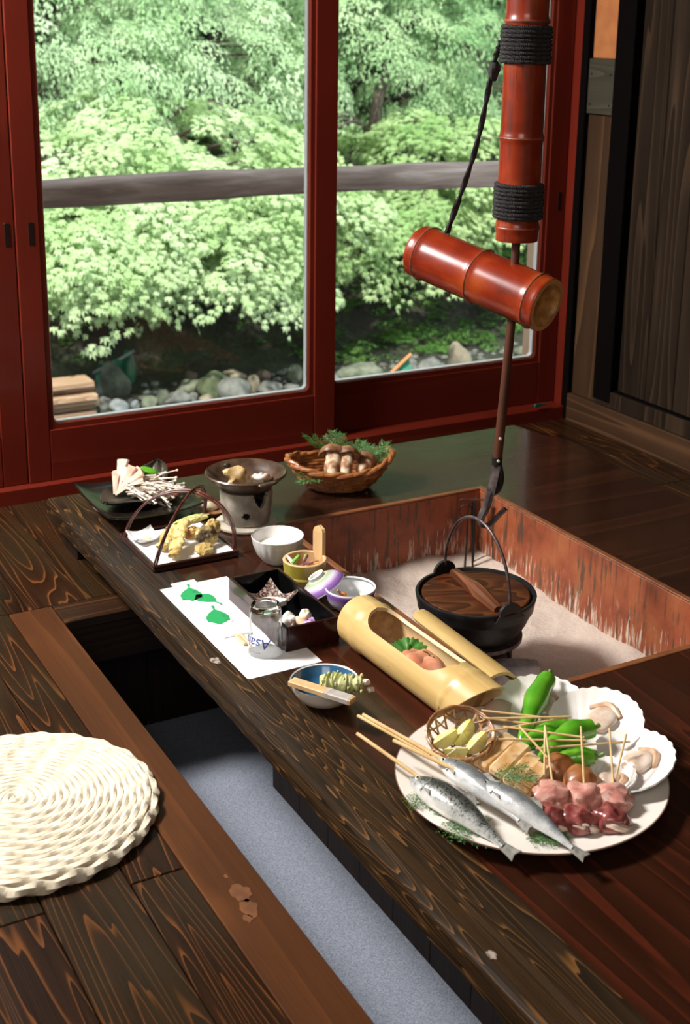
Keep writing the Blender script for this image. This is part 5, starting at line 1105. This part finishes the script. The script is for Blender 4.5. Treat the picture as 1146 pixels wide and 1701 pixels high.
# ================================================================== THE BIG PLATTER
PX, PY = .280, .008
pt = thing('serving_platter', 'large round white platter piled with skewered food on the near table', 'platter', (PX, PY, TZ))
G().lathe([(0, .004), (.085, .004), (.088, .0), (.094, .0), (.098, .004), (.150, .008), (.192, .0185), (.1995, .0215), (.2005, .0232), (.1985, .0245), (.190, .0225), (.150, .0128), (.110, .0095), (0, .0088)], 96).build('dish', plain('warm_white_platter', (.84, .79, .72), rough=.2, coat=.35), pt)
G().tube([(.1998*math.cos(a), .1998*math.sin(a), .0238) for a in np.linspace(0, 2*PI, 97)[:-1]], .0009, 6, close=True).build('brown_rim_line', plain('brown_rim', (.30, .16, .11), rough=.3), pt)
PW = TZ+.010
def frame(d, up):
    d = Vector(d).normalized(); u = Vector(up); u = (u-d*u.dot(d)).normalized(); y = u.cross(d)
    return Matrix((d, y, u)).transposed()
def fish_mat(name, back, side, belly, speck, sp):
    t = NT(name); v = t.co(); s_ = t.node('ShaderNodeSeparateXYZ'); t.lk(v, s_.inputs[0])
    nz = t.math('ADD', t.math('MULTIPLY', s_.outputs[2], 24.0), t.math('MULTIPLY_ADD', t.noise(v, 60, 3), .5, .25))
    c = t.ramp(nz, [(.05, belly), (.42, side), (.78, back), (1.0, back)])
    k = t.ramp(t.noise(v, 330, 2, .6), [(.52, 0.0), (.60, sp)]); c = t.mix(t.math('MULTIPLY', k, t.ramp(nz, [(.25, 0.0), (.6, 1.0)])), c, speck)
    t.col(c); t.set(rough=.22, coat=.4, metal=.08); t.bump(t.noise(v, 420, 2), .25, .0008); return t.m
M_EYEW = plain('fish_eye_ring', (.75, .70, .55), rough=.2); M_EYEB = plain('fish_eye_pupil', (.005, .005, .006), rough=.1); M_FIN = plain('fish_fin', (.09, .085, .075), (.26, .25, .22), 90, rough=.35)
def fish(label, nose, tail, h, w, mat, bend=.006, lift=.35):
    nose = Vector(nose); tail = Vector(tail); d = tail-nose; L = d.length
    side = Vector((-d.y, d.x, 0)).normalized(); side = side if side.x > 0 else -side
    Mx = frame(d, side*math.cos(lift)+Vector((0, 0, 1))*math.sin(lift)); f = thing('whole_fish', label, 'fish', nose, group='skewered river fish', rot=Mx.to_euler())
    Lb = L*.88; prof = [(0, .10), (.02, .24), (.06, .46), (.12, .68), (.20, .88), (.30, 1.0), (.42, .98), (.55, .86), (.68, .68), (.80, .46), (.90, .29), (.97, .20), (1.0, .19)]
    rr = []; zc = lambda q: bend*math.sin(q*PI)*1.0
    for q, k in prof: rr.append([(Lb*q, w*k*math.cos(a)*(1.0 if q > .08 else .9), zc(q)+h*k*math.sin(a)) for a in np.linspace(0, 2*PI, 25)[:-1]])
    G().rings(rr).build('body', mat, f)
    tp = [(Lb*.985, -h*.26), (Lb*.985, h*.26), (L*.955, h*.36), (L*1.0, h*.44), (L*.98, 0), (L*1.0, -h*.44), (L*.955, -h*.36)]
    G().prism(tp, -.0009, .0009, M=Matrix(((1, 0, 0), (0, 0, -1), (0, 1, 0)))).build('tail_fin', M_FIN, f, smooth=False)
    dp = [(Lb*.42, h*.90), (Lb*.47, h*1.35), (Lb*.56, h*1.18), (Lb*.60, h*.80)]
    G().prism(dp, -.0007, .0007, M=Matrix(((1, 0, 0), (0, 0, -1), (0, 1, 0)))).build('dorsal_fin', M_FIN, f, loc=(0, 0, bend*.9), smooth=False)
    vp = [(Lb*.52, -h*.85), (Lb*.60, -h*1.25), (Lb*.63, -h*.72)]
    G().prism(vp, -.0007, .0007, M=Matrix(((1, 0, 0), (0, 0, -1), (0, 1, 0)))).build('pelvic_fin', M_FIN, f, smooth=False)
    ys = w if Mx.col[1].z > 0 else -w      # the side facing up
    sgn = 1 if ys > 0 else -1
    G().blob((Lb*.075, sgn*w*.46, h*.16), (.0042, .0016, .0042), 12, 8).build('eye', M_EYEW, f); G().blob((Lb*.075, sgn*(w*.46+.0011), h*.16), (.0024, .0012, .0024), 10, 6).build('pupil', M_EYEB, f)
    gg = G().tube([(Lb*(.175+.022*math.cos(a)), sgn*w*(.83-.10*abs(math.sin(a))**2), zc(.17)+h*.62*math.sin(a)) for a in np.linspace(-PI*.42, PI*.42, 12)], .0009, 5); gg.build('gill_line', M_FIN, f)
    pf = [(Lb*.19, -h*.25), (Lb*.29, -h*.42), (Lb*.27, -h*.10)]
    G().prism(pf, sgn*w*.98-.0005, sgn*w*.98+.0006, M=Matrix(((1, 0, 0), (0, 0, 1), (0, 1, 0)))).build('pectoral_fin', M_FIN, f, smooth=False)
    return f
M_TROUT = fish_mat('trout_skin', (.055, .060, .052), (.42, .43, .41), (.82, .80, .76), (.015, .016, .015), .95)
M_SILV = fish_mat('silver_skin', (.13, .145, .15), (.62, .63, .63), (.90, .88, .85), (.20, .21, .22), .45)
fish('dark speckled trout at the front left of the platter', (.104, .060, PW+.027), (.141, -.150, PW+.014), .0225, .0155, M_TROUT, lift=.42)
fish('silver fish whose head lies beside the citrus basket', (.158, .074, PW+.034), (.186, -.120, PW+.022), .0180, .0135, M_SILV, lift=.5)
fish('silver fish with its tail over the front rim of the platter', (.176, -.006, PW+.036), (.214, -.204, PW+.020), .0180, .0135, M_SILV, lift=.45)
M_STICK = plain('bamboo_skewer_wood', (.60, .38, .15), (.74, .52, .25), 30, rough=.5)
def stick(label, a, b, r_=.0019, name='bamboo_skewer', grp='bamboo skewers on the platter'):
    a = Vector(a); b = Vector(b); o = G().tube([b-a-(b-a)*1, (b-a)*.5, b-a], r_, 8).build(name, M_STICK, loc=a); return tag(o, label, 'skewer', grp)
stick('thick skewer end sticking out of the trout mouth', (.078, .172, TZ+.058), (.118, .040, PW+.027), .0029)
stick('longest thick skewer running to the fish beside the citrus basket', (.113, .217, TZ+.058), (.170, .050, PW+.034), .0029)
stick('second thick skewer beside the longest one', (.108, .224, TZ+.054), (.156, .090, PW+.032), .0027)
stick('thick skewer reaching the mouth of the front silver fish', (.116, .130, TZ+.058), (.182, -.020, PW+.036), .0030)
# ---- citrus basket
M_STRIP = plain('brown_basket_strip', (.22, .085, .035), (.46, .24, .09), 40, rough=.4); M_STRIP2 = plain('pale_basket_strip', (.50, .29, .13), (.64, .42, .22), 40, rough=.4)
cb = thing('citrus_basket', 'small round open-weave bamboo basket holding citrus wedges', 'basket', (.226, .118, PW+.010), rot=Matrix.Rotation(.36, 3, Vector((.86, -.51, 0))).to_euler())
RC, DC = .050, .034
cz = lambda x, y: DC*((x*x+y*y)/RC**2)**1.1
for fam in range(3):
    a = fam*PI/3+.3; ca, sa_ = math.cos(a), math.sin(a)
    for k in range(6):
        o_ = (-.040+.016*k)+.002*fam; hl = math.sqrt(max(1e-6, RC**2-o_*o_)); pts = []
        for s_ in np.linspace(-hl, hl, 15): x, y = s_*ca-o_*sa_, s_*sa_+o_*ca; pts.append((x, y, cz(x, y)+.0012*fam))
        G().tube(pts, .0019, 6, flat=(.35, 1.0)).build('strip', M_STRIP2 if (k+fam) % 2 else M_STRIP, cb)
for dz, r_ in ((0, .0024), (.003, .0020), (-.004, .0018)): G().tube([((RC+dz*.2)*math.cos(a), (RC+dz*.2)*math.sin(a), DC+dz+.001*math.sin(11*a)) for a in np.linspace(0, 2*PI, 81)[:-1]], r_, 6, close=True).build('rim', M_STRIP, cb)
for k in range(26):
    a = 2*PI*k/26; G().tube([((RC+.003)*math.cos(a), (RC+.003)*math.sin(a), DC-.006), ((RC+.0035)*math.cos(a+.10), (RC+.0035)*math.sin(a+.10), DC), ((RC+.001)*math.cos(a+.2), (RC+.001)*math.sin(a+.2), DC+.005)], .0009, 4).build('rim_lacing', M_STRIP2, cb)
M_RIND = plain('citrus_rind', (.50, .52, .05), (.62, .60, .09), 60, rough=.4); M_PULP = plain('citrus_pulp', (.78, .70, .13), (.84, .80, .40), 70, rough=.3, sss=.1)
def wedge(label, loc, rot, R0=.019):
    w_ = thing('citrus_wedge', label, 'citrus', loc, group='citrus wedges in the small basket', rot=rot); n = 12; A = R(70)
    arc = lambda th, rr: [(rr*math.sin(q)*math.cos(th), rr*math.sin(q)*math.sin(th), rr*math.cos(q)) for q in np.linspace(0, PI, n)]
    G().rings([arc(th, R0) for th in np.linspace(0, A, 7)], False, (False, False)).build('rind', M_RIND, w_)
    g = G()
    for th in (0, A): P = arc(th, R0*.985); g.add(P, [tuple(range(len(P)))])
    g.build('pulp', M_PULP, w_, smooth=False); 
    g = G()
    for th in (0, A):
        e = Vector((-math.sin(th), math.cos(th), 0))*(-.0004 if th == 0 else .0004)
        for q in (.35, .65, 1.0): ang = q*PI*.8; g.tube([e, Vector((R0*.9*math.sin(ang)*math.cos(th), R0*.9*math.sin(ang)*math.sin(th), R0*.9*math.cos(ang)))+e], .0005, 4)
    g.build('membrane', plain('citrus_membrane', (.82, .80, .62), rough=.4), w_); return w_
def wrot(r_, l_):
    r_ = Vector(r_).normalized(); l_ = Vector(l_); l_ = (l_-r_*l_.dot(r_)).normalized(); y_ = l_.cross(r_); return (Matrix((r_, y_, l_)).transposed() @ rotm(0, 0, -R(35))).to_euler()
wedge('citrus wedge at the left in the small basket', (.192, .108, PW+.044), wrot((.5, .5, -.6), (.3, -.6, .9)), .021); wedge('tallest citrus wedge in the middle of the small basket', (.220, .102, PW+.048), wrot((.5, .5, -.6), (.5, -.1, .9)), .023); wedge('citrus wedge at the right in the small basket', (.226, .074, PW+.044), wrot((.5, .55, -.6), (.6, -.2, .8)), .021); wedge('citrus wedge lying in front in the small basket', (.192, .078, PW+.040), wrot((.4, .3, -.8), (.8, -.6, .1)), .019)
# ---- sliced fried slab
M_TOFU = plain('golden_fried_slice', (.52, .27, .085), (.76, .58, .33), 34, rough=.5, bump=.3)
for k, (x, y, rz, lab) in enumerate(((.258, .066, .33, 'golden fried slice next to the citrus basket'), (.262, .036, .38, 'second golden fried slice from the citrus basket'), (.264, .006, .40, 'third golden fried slice from the citrus basket'), (.260, -.024, .42, 'golden fried slice nearest the duck skewers'))):
    g = G().box((0, 0, 0), (.082-.004*k, .0275, .016), .004); g.v = [(vx, vy, vz+.0016*math.sin(vx*60+k)) for vx, vy, vz in g.v]
    s_ = thing('fried_slice', lab, 'food', (x, y, PW+.022+.003*(k % 2)), rot=(.16, -.14, rz), group='golden fried slices'); g.build('slice', M_TOFU, s_, smooth=False)
    G().box((0, 0, -.0085), (.078-.004*k, .026, .003), .001).build('dark_skin', plain('fried_skin_%d' % k, (.20, .075, .03), rough=.5), s_, smooth=False)
# ---- green peppers
M_PEPD = plain('pepper_stem', (.07, .17, .02), (.12, .26, .04), 60, rough=.4)
def pepper(label, pts, rm, sd):
    p0 = Vector(pts[0]); P = spline([Vector(p)-p0 for p in pts], 7); t_ = thing('green_pepper', label, 'pepper', p0, group='green peppers on the platter')
    G().tube(P, lambda q: rm*(.50+.62*math.sin(PI*min(1, q*1.05+.13))**.8)*(1+.07*math.sin(q*17+sd))*(1 if q < .86 else math.sqrt(max(.02, 1-((q-.86)/.14)**2))), 18).build('flesh', M_PEP, t_)
    d = (P[0]-P[3]).normalized(); G().tube([P[0]-d*.003, P[0]+d*.004], lambda q: rm*.62*(1-.55*q), 10).build('calyx', M_PEPD, t_); G().tube([P[0]+d*.003, P[0]+d*.008+Vector((0, 0, .001)), P[0]+d*.014+Vector((0, .001, .003))], lambda q: .0030+.0006*q, 8).build('stem', M_PEPD, t_)
pepper('tall green pepper leaning up against the back shell', [(.420, .158, TZ+.072), (.385, .135, TZ+.062), (.345, .105, TZ+.045), (.305, .070, TZ+.030)], .0165, 1)
pepper('glossy green pepper with its stem at the right in the middle of the platter', [(.402, .022, TZ+.055), (.370, .026, TZ+.054), (.330, .022, TZ+.044), (.282, .006, TZ+.030)], .0170, 2)
pepper('green pepper half hidden under the crossed skewers', [(.385, .062, TZ+.044), (.350, .066, TZ+.038), (.320, .064, TZ+.032), (.282, .055, TZ+.028)], .0145, 3)
pepper('dark green pepper tip beside the shiitake caps', [(.372, -.024, TZ+.040), (.350, -.008, TZ+.036), (.325, .002, TZ+.030), (.300, .004, TZ+.026)], .0135, 4)
for a, b, lab in (((.273, .130, .066), (.353, .056, .068), 'rearmost thin skewer lying over the tall pepper'), ((.263, .111, .066), (.316, .056, .068), 'short thin skewer just behind the citrus basket'), ((.251, .073, .066), (.370, .042, .072), 'thin skewer rising to the right across the peppers'), ((.272, .072, .068), (.357, -.015, .071), 'thin skewer falling to the right across the peppers'), ((.247, .048, .066), (.357, -.019, .068), 'long level thin skewer over the fried slices'), ((.288, .053, .074), (.287, -.019, .060), 'thin skewer pointing towards the fried slices'), ((.285, .006, .062), (.415, -.050, .066), 'front thin skewer reaching the right shell'), ((.262, .098, .071), (.372, .036, .076), 'uppermost thin skewer of the crossed bundle')):
    stick(lab, (a[0], a[1], TZ+a[2]), (b[0], b[1], TZ+b[2]), .00165)
# ---- shiitake caps
M_SHII = plain('shiitake_brown', (.22, .070, .022), (.40, .16, .055), 40, rough=.3, coat=.3, bump=.3)
for x, y, z, s_, lab in ((.316, -.010, .034, .0225, 'brown mushroom cap nearest the peppers'), (.322, -.054, .034, .0235, 'brown mushroom cap behind the duck skewers')):
    m = thing('mushroom_cap', lab, 'mushroom', (x, y, PW+z-.013), rot=(.25, -.3, 0)); m.scale = (1.15, 1.15, 1.1); G().lathe([(0, s_*.62), (s_*.5, s_*.55), (s_*.85, s_*.28), (s_, -.002), (s_*.92, -s_*.25), (s_*.5, -s_*.12), (.006, -s_*.05), (.006, -s_*.5), (0, -s_*.5)], 28, fn=lambda a, r_, z_: 1+.05*math.sin(3*a+x*90)+.03*math.sin(7*a)).build('cap', M_SHII, m)
# ---- duck skewers
M_DUCKP = plain('pink_duck_meat', (.50, .19, .15), (.72, .42, .34), 55, rough=.25, coat=.4, sss=.1); M_DUCKR = plain('dark_red_duck_meat', (.16, .028, .028), (.40, .12, .10), 60, rough=.22, coat=.5); M_FAT = plain('duck_fat', (.76, .58, .46), (.84, .72, .60), 60, rough=.3, coat=.3)
for k, (u, l, top, lab) in enumerate((((.262, -.070), (.226, -.106), (.311, .021), 'duck skewer at the left, nearest the fish'), ((.298, -.094), (.262, -.128), (.356, -.007), 'middle duck skewer of the three'), ((.336, -.112), (.300, -.150), (.390, -.031), 'duck skewer at the right, nearest the shells'))):
    b = Vector((l[0], l[1], PW+.018)); s_ = thing('duck_skewer', lab, 'skewer', b, group='duck meat skewers')
    for i, (c_, m, d) in enumerate(((u, M_DUCKP, (.026, .021, .016)), (l, M_DUCKR, (.023, .022, .016)))):
        def fq(q, p, k=k, i=i): return q*1.08*(1+.34*mnoise.noise(p*1.5+Vector((k*3+i*7, 0, 0)))+.07*mnoise.noise(p*4.5+Vector((k, i, 2))))
        G().blob((c_[0]-b.x, c_[1]-b.y, .002+.003*(1-i)), d, 24, 16, fn=fq, M=rotm(.2, .1, -.7)).build('meat_piece', m, s_)
    G().tube(spline([(.026*math.cos(a)+.006, .024*math.sin(a)+.004, -.004+.008*math.sin(a*2)) for a in np.linspace(-2.8, -.2, 6)], 4), lambda q: .0042*(.5+math.sin(q*PI)), 8).build('fat_edge', M_FAT, s_)
    e = Vector((top[0], top[1], TZ+.085))-b; st = Vector((u[0], u[1], PW+.026))-b; G().tube([st*.3, st, e], .0017, 8).build('stick', M_STICK, s_)
stick('upright skewer in the brown mushroom cap by the peppers', (.275, -.030, PW+.030), (.311, .021, TZ+.085), .0017); stick('tall skewer at the far right by the shells', (.345, -.100, PW+.030), (.401, -.056, TZ+.085), .0017)
# ---- scallops
M_SHELL = plain('white_scallop_shell', (.80, .75, .70), (.86, .83, .80), 30, rough=.4, coat=.2); M_SCAL = plain('scallop_flesh', (.62, .42, .30), (.80, .70, .60), 36, rough=.25, coat=.5, sss=.1)
def scallop(label, c, Rr, az, tilt, roll=0.0, meat=1):
    """hinge at the local origin side -x, fan opening to +x"""
    s_ = thing('scallop_shell', label, 'shell', c, group='scallops on the half shell', rot=(Euler((roll, tilt, az))).to_matrix().to_euler()); NR_ = 15
    def f(u, v):
        th = (u-.5)*2*R(104); rr = Rr*2*max(.0, math.cos((u-.5)*2*R(64)))**.55*v*(1+.009*math.cos((u-.5)*2*PI*NR_)*v); q = v*math.cos((u-.5)*PI*.5)
        return (rr*math.cos(th*.72)-Rr, rr*math.sin(th*.72), .013*(v*v-1.0*v)*1.8+.012*v**3+.0006*math.cos((u-.5)*2*PI*NR_)*v**.5)
    G().grid(f, 90, 14, .0022).build('shell', M_SHELL, s_)
    if meat:
        G().blob((.0, 0, .004), (Rr*.44, Rr*.42, .010), 20, 12, .22, 60, c[0]*40).build('scallop_meat', M_SCAL, s_); G().tube(spline([(Rr*.30, -Rr*.45, .003), (Rr*.52, 0, .005), (Rr*.25, Rr*.48, .003)], 6), lambda q: .0035+.003*math.sin(q*PI), 8).build('roe', plain('roe_%.3f' % c[0], (.50, .26, .13), (.66, .45, .30), 60, rough=.3, coat=.4), s_)
    return s_
scallop('scallop on the half shell behind the tall pepper', (.398, .142, TZ+.034), .058, .9, -.30)
scallop('scallop on the half shell at the back right of the platter', (.448, .056, TZ+.038), .058, .35, -.34)
scallop('scallop on the half shell at the right rim of the platter', (.424, -.060, TZ+.032), .058, -.35, -.30)
scallop('scallop shell tucked behind the right duck skewer', (.366, -.068, TZ+.022), .040, -.7, -.12)
o = G().grid(lambda u, v: ((u-.5)*.044, (v-.5)*.100, .010*math.sin(PI*u)+.003*math.sin(v*9)), 12, 16, .006).build('squid_slab', plain('pale_squid', (.55, .40, .34), (.68, .55, .48), 40, rough=.25, coat=.4), loc=(.308, .140, TZ+.030), rot=(.1, -.2, -.72)); tag(o, 'pale pinkish squid slab behind the citrus basket', 'squid')
# ---- cypress sprigs
for k, (x, y, z, rz, ti, sc, lab) in enumerate(((.110, .046, .018, -1.75, 0, 1.0, 'cypress sprig under the belly of the trout'), (.104, -.034, .018, -1.2, .0, 1.15, 'cypress sprig at the front of the platter'), (.214, .006, .040, -.9, -.1, .95, 'cypress sprig between the fish and the fried slices'), (.180, -.118, .018, -.4, 0, .9, 'cypress sprig under the tail of the front silver fish'))):
    sprig(lab, (x, y, TZ+z), rz, ti, sc, k)
